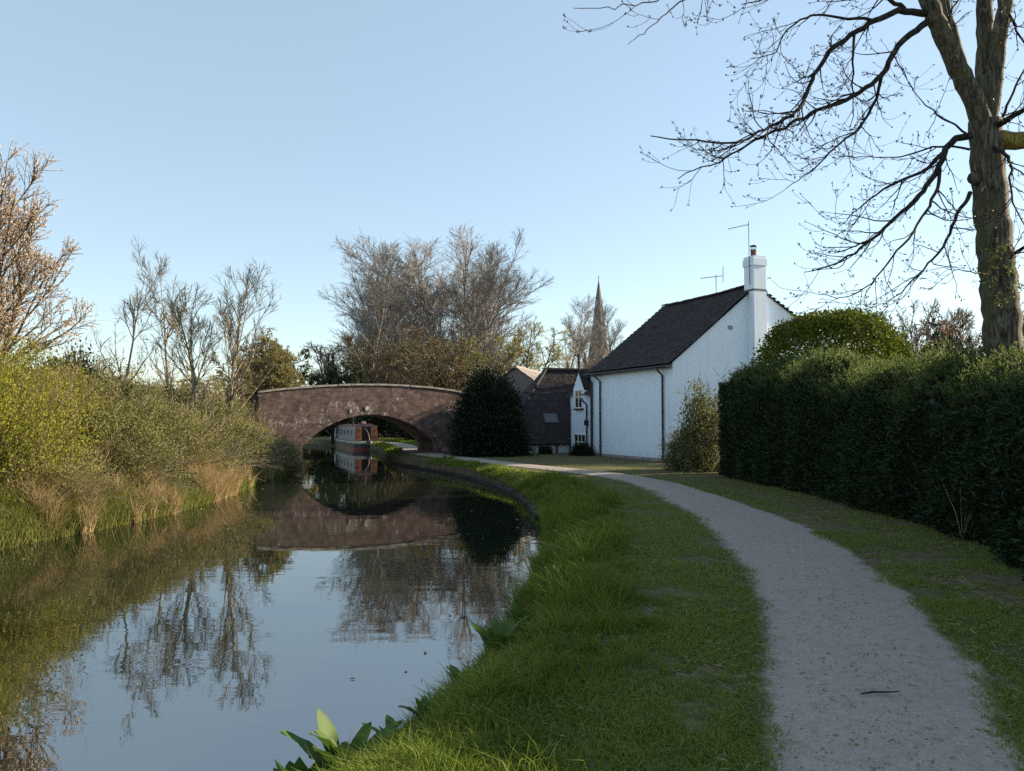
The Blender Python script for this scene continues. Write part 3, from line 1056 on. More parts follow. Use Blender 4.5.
# ------------------------------------------------------------------ church
cx, cy = 25.0, 220.0
church = empty('church', (cx, cy, .5), 'distant stone church with a tall tapering spire', 'church', rz=R(12))
MB().box(-3.6, 3.6, -3.6, 3.6, -.5, 17.2).build('tower', M['spire_stone'], church)
for sx in (-1, 1):
    for sy in (-1, 1):
        MB().lathe((sx * 3.2, sy * 3.2, 17.2), [(.7, -.4), (.6, 1.6), (0.02, 4.2)], 6).build('pinnacle', M['spire_stone'], church)
sp_ = MB().lathe((0, 0, 17.2), [(3.7, 0), (2.95, 5.0), (2.0, 11.5), (1.55, 14.6), (1.62, 14.7), (1.58, 15.0), (1.0, 19.2), (.34, 23.6), (.05, 25.2)], 8).build('spire', M['spire_stone'], church)
MB().tube([(0, 0, 42.3), (0, 0, 43.6)], .09, 5).build('finial', M['lead'], sp_)
for z_, r_, s_ in ((4.2, 3.05, 1.0), (12.0, 1.95, .6)):
    for k in range(4):
        a_ = k * math.pi / 2 + math.pi / 8
        ca, sa = math.cos(a_), math.sin(a_)
        w = .6 * s_
        pts = [(r_ * ca - w * -sa * -1, r_ * sa - w * ca, 17.2 + z_ - 1.2 * s_), (r_ * ca + w * -sa, r_ * sa + w * ca, 17.2 + z_ - 1.2 * s_), (r_ * ca + w * -sa, r_ * sa + w * ca, 17.2 + z_ + .4 * s_), (r_ * ca, r_ * sa, 17.2 + z_ + 1.5 * s_), (r_ * ca - w * -sa, r_ * sa - w * ca, 17.2 + z_ + .4 * s_)]
        pts[0] = (r_ * ca - w * -sa, r_ * sa - w * ca, 17.2 + z_ - 1.2 * s_)
        MB().prism(pts, (-ca * .9, -sa * .9, 0)).build('lucarne', M['spire_stone'], sp_)
for k in range(4):
    a_ = k * math.pi / 2
    ca, sa = math.cos(a_), math.sin(a_)
    pts = [(3.6 * ca - .8 * -sa, 3.6 * sa - .8 * ca, 10.5), (3.6 * ca + .8 * -sa, 3.6 * sa + .8 * ca, 10.5), (3.6 * ca + .8 * -sa, 3.6 * sa + .8 * ca, 14.2), (3.6 * ca, 3.6 * sa, 15.3), (3.6 * ca - .8 * -sa, 3.6 * sa - .8 * ca, 14.2)]
    MB().prism(pts, (ca * .06, sa * .06, 0)).build('belfry_louvre', M['dark_hole'], church)
MB().prism([(-5, 3.61, -.5), (5, 3.61, -.5), (5, 3.61, 8), (0, 3.61, 13), (-5, 3.61, 8)], (0, 24, 0)).build('nave', M['spire_stone'], church)

# ------------------------------------------------------------------ narrowboat
bd = np.array([-math.sin(R(21)), math.cos(R(21))])
bp = at(369, 450, 56.5)
boat = empty('narrowboat', (bp[0], 56.5, 0), 'grey narrowboat with open stern doors moored beyond the bridge', 'boat', rz=math.atan2(bd[1], bd[0]))
# local x: stern -> bow, y: to port
st = np.linspace(0, 15, 40)
hw = np.where(st < 1.2, 1.04 * np.sqrt(np.clip(1 - ((1.2 - st) / 1.45)**2, .05, 1)), 1.04)
hw = np.where(st > 12.5, 1.04 * np.sqrt(np.clip(1 - ((st - 12.5) / 2.55)**2, .0, 1)) + .02, hw)
sheer = .62 + .25 * np.clip((st - 11) / 4, 0, 1)**2
mb = MB()
for z0_, z1_, nm, mt in ((-.4, .16, 'hull', 'boat_red'), (.16, .46, 'hull_side', 'hull_dark'), (.46, None, 'gunwale', 'boat_cream')):
    h = MB()
    for sgn in (1, -1):
        a_ = np.stack([st, sgn * hw, np.full_like(st, z0_)], -1)
        b_ = np.stack([st, sgn * (hw + .01), sheer if z1_ is None else np.full_like(st, z1_)], -1)
        V_ = np.stack([a_, b_], 1).reshape(-1, 3)
        i_ = np.arange(len(st) * 2).reshape(-1, 2)
        f_ = np.stack([i_[:-1, 0], i_[1:, 0], i_[1:, 1], i_[:-1, 1]], -1)
        h.add(V_, f_ if sgn < 0 else f_[:, ::-1])
    # transom
    h.add([(0, -hw[0], z0_), (0, hw[0], z0_), (0, hw[0], z1_ or sheer[0]), (0, -hw[0], z1_ or sheer[0])], [(0, 3, 2, 1)])
    if z1_ is None:
        V_ = np.stack([np.stack([st, -hw, sheer - .01], -1), np.stack([st, hw, sheer - .01], -1)], 1).reshape(-1, 3)
        i_ = np.arange(len(st) * 2).reshape(-1, 2)
        h.add(V_, np.stack([i_[:-1, 0], i_[1:, 0], i_[1:, 1], i_[:-1, 1]], -1))
    h.build(nm, M[mt], boat)
cab = MB().prism([(1.15, -.90, .63), (1.15, .90, .63), (1.15, .80, 1.72), (1.15, .4, 1.80), (1.15, -.4, 1.80), (1.15, -.80, 1.72)], (10.6, 0, 0)).build('cabin', M['hull_grey'], boat)
MB().prism([(1.1, -.84, 1.725), (1.1, -.4, 1.803), (1.1, .4, 1.803), (1.1, .84, 1.725), (1.1, .84, 1.765), (1.1, .4, 1.845), (1.1, -.4, 1.845), (1.1, -.84, 1.765)], (10.7, 0, 0)).build('cabin_roof', M['boat_roof'], boat)
for k, xx in enumerate((2.6, 4.2, 5.8, 7.4, 9.0, 10.6)):
    pw = MB().lathe((0, 0, 0), [(.16, 0), (.2, .0), (.2, .03), (.16, .03)], 16, 1).build('porthole', M['hub'], boat)
    pw.location = (xx, .862, 1.25)
    pw.rotation_euler = (R(5), 0, 0)
    MB().lathe((0, .008, 0), [(0, 0), (.165, 0)], 16, 1).build('pane', M['glass'], pw)
MB().box(1.12, 1.148, -.33, .33, .66, 1.70).build('doorway', M['dark_hole'], boat)
for sgn in (-1, 1):
    d_ = MB().box(1.06, 1.10, min(sgn * .36, sgn * .80), max(sgn * .36, sgn * .80), .68, 1.68).build('cabin_door', M['boat_orange'], boat)
    for z_ in (.95, 1.38):
        c_ = (1.055, sgn * .58, z_)
        MB().prism([(1.052, c_[1] - .13, z_), (1.052, c_[1], z_ - .16), (1.052, c_[1] + .13, z_), (1.052, c_[1], z_ + .16)], (.007, 0, 0)).build('door_diamond', M['boat_red'], d_)
MB().box(1.15, 2.3, -.42, .42, 1.848, 1.93).build('sliding_hatch', M['boat_red'], boat)
MB().lathe((5.2, .35, 1.83), [(.07, 0), (.07, .45), (.10, .46), (.10, .52), (.02, .54)], 12).build('stove_chimney', M['black_pipe'], boat)
MB().lathe((3.4, -.2, 1.84), [(.16, 0), (.16, .25), (.02, .27)], 12).build('water_can', M['boat_cream'], boat)
MB().tube([(1.3, .62, 1.83), (11.6, .62, 1.83)], .02, 5).build('handrail', M['boat_red'], boat)
MB().tube([(1.3, -.62, 1.83), (11.6, -.62, 1.83)], .02, 5).build('handrail', M['boat_red'], boat)
MB().tube([(-.12, 0, -.2), (-.12, 0, .75), (-.1, .02, 1.0), (.15, .05, 1.25), (.9, .12, 1.55), (1.4, .2, 1.65)], [.04, .04, .03, .025, .02, .018], 7).build('tiller', M['boat_roof'], boat)
MB().lathe((-.16, 0, .42), [(.02, -.28), (.2, -.22), (.26, 0), (.2, .22), (.02, .28)], 12).build('rope_fender', M['hull_dark'], boat)


# ------------------------------------------------------------------ trees
def make_tree(name, label, cat, seed, H, r, lv, stems=1, spread=.1, bark='bark_far', twig=None, leaf=None, group=None, loc=(0, 0, 0), trunkK=9, trunk_wob=.05, tip=.12):
    """lv: list of (per parent, t0, t1, angle, angle sd, length / H, pieces, wobble, upward pull, min radius)"""
    rng = np.random.default_rng(seed)
    root = empty(name, loc, label, cat, group)
    a = rng.uniform(0, 2 * np.pi, stems)
    st = np.stack([np.cos(a), np.sin(a), 0 * a], -1) * (r * 1.5 if stems > 1 else 0)
    st[:, 2] = -.25
    d = np.stack([np.cos(a) * spread, np.sin(a) * spread, np.ones(stems)], -1) + rng.normal(0, .03, (stems, 3))
    ln = H * rng.uniform(.82, 1.0, stems)
    if stems == 1:
        ln[:] = H
    P, Rr = grow(st, d, ln, np.full(stems, r), np.full(stems, r * tip), trunkK, trunk_wob, (0, 0, .04), rng)
    tb = MB()
    tubes(tb, P, Rr, 8)
    tb.build('trunk', M[bark], root, smooth=True)
    cb = MB()
    plen = ln
    for k, (per, t0, t1, ang, asd, lf, K, wob, trop, rmin) in enumerate(lv):
        pos, dd, rad, t, idx = spawn(P, Rr, per, t0, t1, ang, asd, rng)
        L = H * lf * (1 - .6 * t) * rng.uniform(.6, 1.25, len(pos))
        P, Rr = grow(pos, dd, L, np.maximum(rad * .62, rmin * 1.6), np.full(len(pos), rmin), K, wob, (0, 0, trop), rng)
        tubes(cb, P, Rr, 5 if k == 0 else 3)
    cb.build('crown', M[twig or bark], root)
    if leaf:
        per, L, W, mat, nm = leaf
        pos, dd, _, t, _ = spawn(P, Rr, per, .1, 1.0, .9, .4, rng)
        lb = MB()
        leaves(lb, pos, dd, L * rng.uniform(.6, 1.3, len(pos)), W * rng.uniform(.6, 1.3, len(pos)), rng)
        lb.build(nm, M[mat], root)
    return root


def gz(x, y):
    return float(ground_z(np.array([float(x)]), np.array([float(y)]))[0])


def spot(px, d):
    x = (px - 512) / F * d
    return (x, d, gz(x, d))


def height_for(py, d, base):
    return CAMZ + (421 - py) / F * d - base


# tall bare trees behind the bridge
UPR = [(28, .12, .95, .52, .15, .38, 8, .045, .06, .018), (13, .12, 1, .55, .2, .15, 5, .08, .05, .012), (8, .15, 1, .55, .2, .055, 3, .12, .03, .010)]
GT = 'tall bare trees behind the bridge'
tall = [  # px, d, top, rz, width, label
    (368, 84, 256, 0.3, .95, 'slim bare tree at the left end of the tall row behind the bridge'),
    (402, 90, 244, 1.5, 1.0, 'tall bare tree second from the left of the row behind the bridge'),
    (432, 94, 232, 2.9, 1.3, 'tallest bare tree in the middle of the row behind the bridge'),
    (457, 92, 234, 4.2, 1.0, 'tall bare tree just right of the tallest one behind the bridge'),
    (482, 96, 244, 5.2, 1.05, 'tall bare tree above the round evergreen bush'),
    (503, 99, 256, 0.9, .9, 'bare tree at the right end of the tall row behind the bridge'),
    (416, 104, 238, 3.7, 1.3, 'bare tree set back behind the left gap of the tall row'),
    (438, 100, 232, 0.2, 1.45, 'bare tree set back behind the tallest of the row'),
    (470, 108, 238, 2.1, 1.3, 'bare tree set back behind the right gap of the tall row'),
    (384, 100, 252, 5.6, 1.2, 'bare tree set back between the slim tree and the second of the row'),
    (346, 102, 288, 1.9, 1.2, 'lower bare tree left of the slim one behind the bridge')]
H0 = 24.0      # the crowns reach a little above the leader
b0 = spot(tall[0][0], tall[0][1])
protoA = make_tree('bare_tree', tall[0][5], 'tree', 21, H0, .30, UPR, stems=1, group=GT, loc=b0, trunkK=12)
protoB = make_tree('bare_tree', tall[1][5], 'tree', 22, H0, .26, UPR, stems=2, spread=.10, group=GT, loc=spot(tall[1][0], tall[1][1]), trunkK=12)
for k, (px, d, top, rz, w, lab) in enumerate(tall):
    p = spot(px, d)
    s = height_for(top, d, p[2]) / (H0 * 1.02)
    if k < 2:
        r = (protoA, protoB)[k]
        r.rotation_euler = (0, 0, rz)
        r.scale = (s * w, s * w, s)
    else:
        copy_tree((protoA, protoB)[k % 2], p, rz, (s * w * 1.15, s * w * 1.15, s), lab, GT)

# spreading bare willow scrub in front of them
WIL = [(14, .1, .95, .55, .2, .42, 6, .10, .03, .016), (9, .15, 1, .6, .25, .17, 4, .12, .02, .010), (5, .2, 1, .7, .3, .08, 3, .15, .0, .009)]
GW = 'brown willow scrub behind the bridge'
wl = [(350, 92, 322, 0, 1.1, 'leafless brown willow behind the left half of the bridge arch'),
      (398, 78, 308, 2.0, 1.15, 'broad leafless willow rising behind the crown of the bridge'),
      (447, 72, 318, 4.1, 1.15, 'leafless willow behind the right end of the bridge parapet')]
pw = None
for k, (px, d, top, rz, w, lab) in enumerate(wl):
    p = spot(px, d)
    s = height_for(top, d, p[2]) / 8.5
    if pw is None:
        pw = make_tree('willow_tree', lab, 'tree', 31, 7.4, .16, WIL, stems=8, spread=.42, bark='bark_scrub', group=GW, loc=p, leaf=(2, .09, .035, 'olive', 'leaves'))
        pw.scale = (s * w, s * w, s)
    else:
        copy_tree(pw, p, rz, (s * w, s * w, s), lab, GW)

# yellow-green young-leaved trees
YEL = [(12, .25, .95, .75, .2, .40, 6, .10, .02, .016), (8, .15, 1, .7, .25, .16, 4, .12, .02, .010), (5, .2, 1, .7, .3, .07, 3, .15, .0, .008)]
p = spot(522, 66)
s = height_for(303, 66, p[2]) / 11.0
yt = make_tree('young_leaved_tree', 'tree with fresh yellow leaves above the pale grey roof', 'tree', 41, 10, .18, YEL, stems=2, spread=.25, bark='bark_scrub', loc=p, leaf=(7, .10, .06, 'yellow', 'leaves'), group='yellow-green trees')
yt.scale = (s, s, s)
p = spot(487, 64)
copy_tree(yt, p, 2.2, (s * .9, s * .9, s * .93), 'yellow-green tree directly behind the round evergreen bush', 'yellow-green trees')

# bare trees round the church
GB = 'far bare trees beside the church spire'
for k, (px, d, top, rz, w, lab) in enumerate([
        (556, 112, 300, 1.0, 1.25, 'far bare tree left of the church spire'),
        (580, 125, 318, 3.0, 1.2, 'low far bare tree at the foot of the church spire'),
        (628, 118, 306, 4.4, 1.1, 'far bare tree between church spire and cottage roof'),
        (652, 126, 312, 5.0, 1.1, 'far bare tree peeping over the cottage roof')]):
    p = spot(px, d)
    s = height_for(top, d, p[2]) / (H0 * 1.02)
    copy_tree(protoB if k % 2 else protoA, p, rz, (s * w, s * w, s), lab, GB)

# left bank bare trees (pale bark)
LBT = [(13, .22, .95, .50, .15, .42, 7, .07, .08, .007), (9, .2, 1, .5, .2, .15, 5, .1, .05, .005), (5, .25, 1, .5, .2, .07, 3, .1, .04, .004)]
GL = 'slender bare trees on the left bank'
p = spot(118, 25)
t1 = make_tree('bank_tree', 'slender bare pale-barked tree standing alone on the left bank', 'tree', 53, 6.4, .065, LBT, bark='bark_pale', group=GL, loc=p, trunk_wob=.03, tip=.06)
s = height_for(255, 25, p[2]) / 6.5
t1.scale = (s, s, s)
p = spot(222, 26.5)
t2 = make_tree('bank_tree', 'forked bare pale tree on the left bank nearest the bridge', 'tree', 55, 6.6, .066, LBT, stems=2, spread=.16, bark='bark_pale', group=GL, loc=p, trunk_wob=.04, tip=.06)
s = height_for(252, 26.5, p[2]) / 6.6
t2.scale = (s, s, s)
p = spot(192, 25.5)
copy_tree(t2, p, 2.3, (s * 1.05, s * 1.05, s * .86), 'bent bare pale tree left of the forked one on the bank', GL)
p = spot(172, 31)
copy_tree(t1, p, 4.0, (s * 1.1, s * 1.1, s * .9), 'thin bare tree behind the bent one on the left bank', GL)

# rounded olive tree left of the bridge
OLV = [(16, .12, .95, .75, .25, .5, 6, .10, .02, .02), (9, .15, 1, .7, .25, .2, 4, .12, .02, .010), (6, .2, 1, .7, .3, .09, 3, .15, .0, .008)]
p = spot(284, 47)
ot = make_tree('olive_green_tree', 'rounded olive-brown tree just above the left end of the bridge', 'tree', 61, 6.2, .2, OLV, stems=4, spread=.35, bark='bark_scrub', loc=p, leaf=(7, .13, .07, 'olive', 'leaves'), group='olive-brown rounded trees')
s = height_for(322, 47, p[2]) / 7.2
ot.scale = (s * .95, s * .95, s)
p = spot(252, 42)
copy_tree(ot, p, 2.2, (s * .7, s * .7, s * .75), 'smaller olive-brown tree between bank trees and bridge end', 'olive-brown rounded trees')
p = spot(335, 66)
dk_ = make_tree('dark_evergreen_tree', 'dark evergreen tree behind the bridge between olive tree and willows', 'tree', 66, 6.5, .2, OLV, stems=3, spread=.2, bark='twig_dark', loc=p, leaf=(8, .2, .1, 'darkgreen', 'leaves'), group='dark evergreen trees')
s = height_for(356, 66, p[2]) / 7.0
dk_.scale = (s * .8, s * .8, s)
p = spot(268, 60)
copy_tree(dk_, p, 1.1, (s * .8, s * .8, s * 1.12), 'dark evergreen top showing above the olive tree', 'dark evergreen trees')

# far trees behind the hedge, right
p = spot(925, 62)
s = height_for(296, 62, p[2]) / 8.5
copy_tree(pw, p, 1.2, (s * .8, s * .8, s * 1.15), 'bare twiggy tree behind the hedge beside the big trunk', 'bare trees beyond the hedge')
p = spot(880, 66)
copy_tree(pw, p, 3.2, (s * .7, s * .7, s * 1.0), 'bare twiggy tree behind the clipped round bush', 'bare trees beyond the hedge')
p = spot(990, 34)
pk = make_tree('plum_tree', 'plum-coloured twiggy tree behind the big trunk', 'tree', 71, 5.4, .14, OLV, stems=3, spread=.3, bark='bark_scrub', loc=p, leaf=(3, .07, .05, 'pinkish', 'leaves'))
s = height_for(292, 34, p[2]) / 6.2
pk.scale = (s, s, s)

# blossom tree at the left edge
BLS = [(15, .15, .95, .65, .2, .52, 7, .08, .05, .012), (9, .15, 1, .55, .2, .2, 5, .10, .03, .006), (6, .15, 1, .55, .2, .09, 3, .12, .0, .0045)]
p = spot(-24, 17.5)
bt = make_tree('blossom_tree', 'tall tree with pale pink blossom at the left edge', 'tree', 84, 5.9, .10, BLS, stems=8, spread=.30, bark='bark_scrub', loc=p, leaf=(7, .045, .035, 'blossom', 'blossom'), tip=.08, trunk_wob=.04)
s = height_for(168, 17.5, p[2]) / 6.6
bt.scale = (s * .9, s * .9, s * 1.12)

# far treeline closing the horizon
rng = np.random.default_rng(90)
n = 22000
ang = rng.uniform(-.75, .75, n)
dist = rng.uniform(140, 175, n)
hmax = 3.5 + 5.5 * vnoise(np.stack([ang * 60, 0 * ang, 0 * ang], -1), 1.0, 5) + 2 * vnoise(np.stack([ang * 260, 0 * ang, 0 * ang], -1), 1.0, 6)
Pn = np.stack([dist * np.sin(ang), dist * np.cos(ang), .3 + hmax * rng.uniform(0, 1, n)**.8], -1)
lb = MB()
leaves(lb, Pn, rng.normal(size=(n, 3)), rng.uniform(.6, 1.6, n), rng.uniform(.4, .9, n), rng)
tag(lb.build('far_treeline', M['olive']), 'far mixed treeline closing the horizon', 'treeline', kind='stuff')


# ------------------------------------------------------------------ shrubs
def make_shrub(name, label, cat, seed, rad, h, n, L, W, mat, loc=(0, 0, 0), stems=40, stem_mat='bark_scrub', group=None, lump=.35, shell=.45, droop=0.0, flat=0.0, stem_out=1.05, stem_r=.012, fuzz=.12, boxy=2.0, clump=55):
    rng = np.random.default_rng(seed)
    root = empty(name, loc, label, cat, group)
    a = rng.uniform(0, 2 * np.pi, stems)
    el = np.arccos(rng.uniform(.05, 1, stems))
    d = np.stack([np.sin(el) * np.cos(a), np.sin(el) * np.sin(a), np.cos(el)], -1)
    ln = np.linalg.norm(d * np.array([rad, rad, h]), axis=1) * rng.uniform(.75, stem_out, stems)
    dd = norm(d * np.array([rad, rad, h]))
    st = np.stack([np.cos(a) * rad * .15, np.sin(a) * rad * .15, np.full(stems, -.2)], -1)
    sb = MB()
    P, Rr = grow(st, dd, ln, np.full(stems, stem_r * 1.8), np.full(stems, stem_r * .4), 6, .10, (0, 0, .03), rng)
    tubes(sb, P, Rr, 4)
    pos, d2, rd, t, _ = spawn(P, Rr, 7, .3, 1, .6, .25, rng)
    P2, R2 = grow(pos, d2, ln.mean() * .28 * rng.uniform(.5, 1.3, len(pos)), np.maximum(rd * .6, stem_r * .4), np.full(len(pos), stem_r * .25), 4, .12, (0, 0, .02), rng)
    tubes(sb, P2, R2, 3)
    sb.build('stems', M[stem_mat], root)
    # leaf clumps on a lumpy dome
    nc = max(40, n // clump)
    a = rng.uniform(0, 2 * np.pi, nc)
    cz = rng.uniform(-.08, 1, nc)
    q = np.sqrt(np.clip(1 - cz**2, 0, 1))
    D = np.stack([q * np.cos(a), q * np.sin(a), cz], -1)
    D = D / (np.abs(q)**boxy + np.abs(cz)**boxy)[:, None]**(1 / boxy)
    rr_ = (1 - shell * rng.uniform(0, 1, nc)**2) * (1 - lump * vnoise(D * 3 + seed, 1.0, seed))
    C = D * rr_[:, None] * np.array([rad, rad, h])
    idx = rng.integers(0, nc, n)
    sg = fuzz * (rad * rad * h)**(1 / 3)
    Pn = C[idx] + rng.normal(0, 1, (n, 3)) * sg * np.array([1, 1, .8 - .3 * flat])
    Pn[:, 2] = np.maximum(Pn[:, 2], .0)
    Dn = norm(D[idx] * .8 + rng.normal(size=(n, 3)) * .8 + np.array([0, 0, .15 - droop]))
    lb_ = MB()
    leaves(lb_, Pn, Dn, L * rng.uniform(.6, 1.35, n), W * rng.uniform(.6, 1.3, n), rng)
    lb_.build('foliage', M[mat], root)
    return root


gl1 = None
GS = 'scrub bushes on the left bank'
br1 = make_shrub('bramble_bush', 'x', 'bush', 101, 1.7, 1.7, 26000, .055, .034, 'bramble', stems=120, stem_r=.007, stem_mat='bark_pale', clump=170, fuzz=.085, shell=.6)
br2 = make_shrub('scrub_bush', 'x', 'bush', 102, 1.6, 1.8, 22000, .055, .024, 'bramble2', stems=170, lump=.5, stem_r=.007, stem_mat='bark_pale', stem_out=1.12, clump=150, fuzz=.09, shell=.6)
hw1 = make_shrub('hawthorn_bush', 'x', 'bush', 103, 1.7, 2.6, 46000, .042, .028, 'hawthorn', stems=110, lump=.55, shell=.65, stem_r=.006, stem_out=1.12, clump=200, fuzz=.08)
ev1 = make_shrub('ivy_bush', 'x', 'bush', 104, 1.3, 1.5, 11000, .085, .06, 'ivy', stems=30, lump=.4)
used = set()


def put(proto, px, d, scale, label, group=GS, rz=None, dz=0.0, x=None):
    sx0 = scale[0] if isinstance(scale, tuple) else scale
    X = (px - 512) / F * d if x is None else x
    if X < -6 and d < 34 and proto is not gl1:
        X = min(X, float(xL(d)) - 1.15 * sx0)
    loc = (X, d, gz(X, d) - .1 + dz)
    rz = (px * .37 + d) % 6.28 if rz is None else rz
    sx = scale if isinstance(scale, tuple) else (scale, scale, scale)
    if proto.name not in used:
        used.add(proto.name)
        proto.location, proto.rotation_euler, proto.scale = loc, (0, 0, rz), sx
        proto['label'] = label
        if group:
            proto['group'] = group
        return proto
    return copy_tree(proto, loc, rz, sx, label, group)


put(hw1, 2, 15.2, (1.15, 1.15, 1.42), 'big yellow-green leafing bush at the left edge of the bank')
put(hw1, 50, 17.6, (1.0, 1.0, 1.15), 'yellow-green bush just right of the big leafing one')
put(hw1, -50, 14.0, (1.1, 1.1, 1.5), 'yellow-green bush cut off by the left picture edge')
put(hw1, 240, 31.0, (1.0, 1.0, .80), 'bright green bush hugging the left end of the bridge')
put(hw1, 85, 24.0, (.7, .7, .85), 'small green bush below the lone slender bare tree')
put(br1, 92, 18.2, (1.3, 1.3, 1.2), 'olive bramble mound low on the bank right of the yellow-green bushes')
put(br1, 142, 21.0, (1.4, 1.4, 1.3), 'olive bramble mound in the middle of the left bank')
put(br1, 190, 25.0, (1.5, 1.5, 1.2), 'olive bramble mound in front of the bent bare tree')
put(br1, 118, 23.5, (1.5, 1.5, 1.2), 'bramble mound behind the middle of the bank')
put(br1, 60, 19.5, (1.4, 1.4, 1.35), 'bramble mound under the blossom tree')
put(br2, 40, 15.2, (.95, .95, .75), 'light brown scrub near the water at the left of the bank')
put(br2, 112, 17.9, (.9, .9, .8), 'light brown scrub by the reeds in the left part of the bank')
put(br2, 168, 22.5, (1.4, 1.4, 1.25), 'light brown scrub between the two bramble mounds')
put(br2, 216, 27.0, (1.4, 1.4, 1.15), 'light brown scrub at the foot of the forked bare tree')
put(br2, 240, 29.0, (1.3, 1.3, 1.1), 'light brown scrub just short of the bridge')
put(br2, 200, 32.0, (1.6, 1.6, 1.5), 'taller scrub behind the forked bare tree')
put(br2, 150, 30.0, (1.9, 1.9, 1.5), 'scrub filling the gap behind the middle of the left bank')
put(br2, 75, 29.0, (2.0, 2.0, 1.7), 'scrub far back behind the blossom tree')
put(ev1, 100, 21.5, (1.1, 1.1, 1.35), 'dark ivy-covered bush left of the lone slender tree')
put(ev1, 160, 25.5, (1.15, 1.15, 1.25), 'dark evergreen bush between lone tree and bent tree')
put(ev1, 70, 22.5, (1.0, 1.0, 1.75), 'dark green bush under the blossom branches')
gl1 = make_shrub('grey_leaved_bush', 'grey-green bush overhanging the water at the bridge foot', 'bush', 107, 1.1, 1.1, 9000, .07, .03, 'bramble', stems=50, lump=.4)
put(gl1, 276, 32.6, (1.25, 1.1, 1.15), 'grey-green bush overhanging the water at the bridge foot')
# vegetation seen through the arch and behind the boat
GA = 'bushes seen through the bridge arch'
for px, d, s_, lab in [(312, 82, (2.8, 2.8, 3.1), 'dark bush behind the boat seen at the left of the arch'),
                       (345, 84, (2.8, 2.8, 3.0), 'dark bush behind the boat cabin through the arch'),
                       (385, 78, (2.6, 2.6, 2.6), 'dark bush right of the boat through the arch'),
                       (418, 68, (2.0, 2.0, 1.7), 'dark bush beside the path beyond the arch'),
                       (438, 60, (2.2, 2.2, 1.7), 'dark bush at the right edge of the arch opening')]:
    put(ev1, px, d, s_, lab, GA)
put(br1, 366, 92, (3.2, 3.2, 2.2), 'olive bush farthest back in the arch opening', GA)
put(br1, 262, 52, (1.8, 1.8, 1.2), 'olive bush behind the left pier of the bridge', GA)

# round evergreen at the bridge
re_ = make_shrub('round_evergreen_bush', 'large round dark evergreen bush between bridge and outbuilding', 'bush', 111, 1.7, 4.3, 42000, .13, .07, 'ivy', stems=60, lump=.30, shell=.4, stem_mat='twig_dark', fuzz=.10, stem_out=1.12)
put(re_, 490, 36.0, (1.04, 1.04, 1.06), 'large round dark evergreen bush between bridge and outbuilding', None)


# clipped privet dome and evergreen behind the hedge
pv = make_shrub('clipped_bush', 'clipped domed bush with sunlit yellow-green top behind the hedge', 'bush', 113, 2.25, 4.5, 60000, .08, .055, 'privet', stems=60, lump=.05, shell=.10, stem_mat='twig_dark', stem_out=.9, fuzz=.035, boxy=2.9, clump=10)
pv.location = ((831 - 512) / F * 22.6, 22.6, .5)
pv.scale = (1.13, 1.13, 1.08)
ev2 = copy_tree(ev1, ((945 - 512) / F * 22, 22, .5), 1.0, (1.45, 1.45, 2.85), 'dark evergreen bush behind the hedge left of the big trunk', None)
shade_tree = copy_tree(re_, (9.0, 42.2, .5), 2.0, (1.3, 1.3, 1.66), 'unseen evergreen added behind the cottage to shade the bridge', None)  # added out of sight so that its shadow falls across the bridge
# pale leafed shrub at the end of the hedge
ps = make_shrub('pale_shrub', 'pale-leaved loose shrub against the white cottage at the hedge end', 'bush', 117, .95, 2.9, 8000, .10, .045, 'shrub_pale', stems=46, lump=.5, shell=.6, stem_r=.014, stem_out=1.15)
ps.location = ((702 - 512) / F * 25.5, 25.5, .42)
ps.scale = (1.0, 1.0, 1.22)
ps2 = copy_tree(ps, ((681 - 512) / F * 26.0, 26.0, .42), 2.0, (.75, .75, .62), 'lower shrub with arching twigs in front of the cottage corner', None)


# low plants along the cottage and outbuilding foot
for px, d, s_, lab in [(582, 36.0, (.5, .5, .45), 'small dark shrub under the lower cottage window'),
                       (546, 37.2, (.3, .3, .32), 'small dark shrub in front of the outbuilding wall'),
                       (512, 37.2, (.25, .25, .2), 'low dark tuft at the left foot of the outbuilding')]:
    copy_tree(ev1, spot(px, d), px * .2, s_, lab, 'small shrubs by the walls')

# ------------------------------------------------------------------ hedge
rng = np.random.default_rng(130)
hline = curve([(-4, 4.7), (3, 4.7), (6, 4.9), (7.8, 5.3), (9.5, 5.95), (12.6, 6.4), (17.3, 6.55), (20, 6.45), (23, 6.25)])


def hedge_surface(y, a, grow_=0.0):
    """a 0..1 goes up the front (0..0.5), over the top (0.5..0.85) and down the back"""
    x0 = hline(y)
    h = 2.12 + .75 * sstep(9.5, 21, y) + .30 * (vnoise(np.stack([0 * y, y, 0 * y], -1), 1.1, 77) - .5)
    w = 2.1
    u = np.clip(a / .5, 0, 1)
    zz = np.where(a < .5, .05 + (h - .23) * u, h - .18 + .18 * np.sqrt(np.clip((a - .5) / .16, 0, 1)))
    xx = np.where(a < .5, .12 * u, np.where(a < .85, .12 + (w - .12) * (a - .5) / .35, w))
    zz = np.where(a > .85, h * (1 - (a - .85) / .15), zz)
    # round the shoulder
    sh = np.exp(-((a - .5) / .06)**2)
    zz = zz - .16 * sh
    xx = xx + .10 * sh
    P = np.stack([x0 + xx, y, .48 + zz], -1)
    nx_ = np.where(a < .47, -1.0, np.where(a < .85, -.15, 1.0))
    nz_ = np.where(a < .47, .12, np.where(a < .85, 1.0, .1))
    N = norm(np.stack([nx_, 0 * y, nz_], -1))
    b = (vnoise(P, 1.1, 12) - .5) * .42 + (vnoise(P, .4, 13) - .5) * .26
    return P + N * (b + grow_)[..., None], N


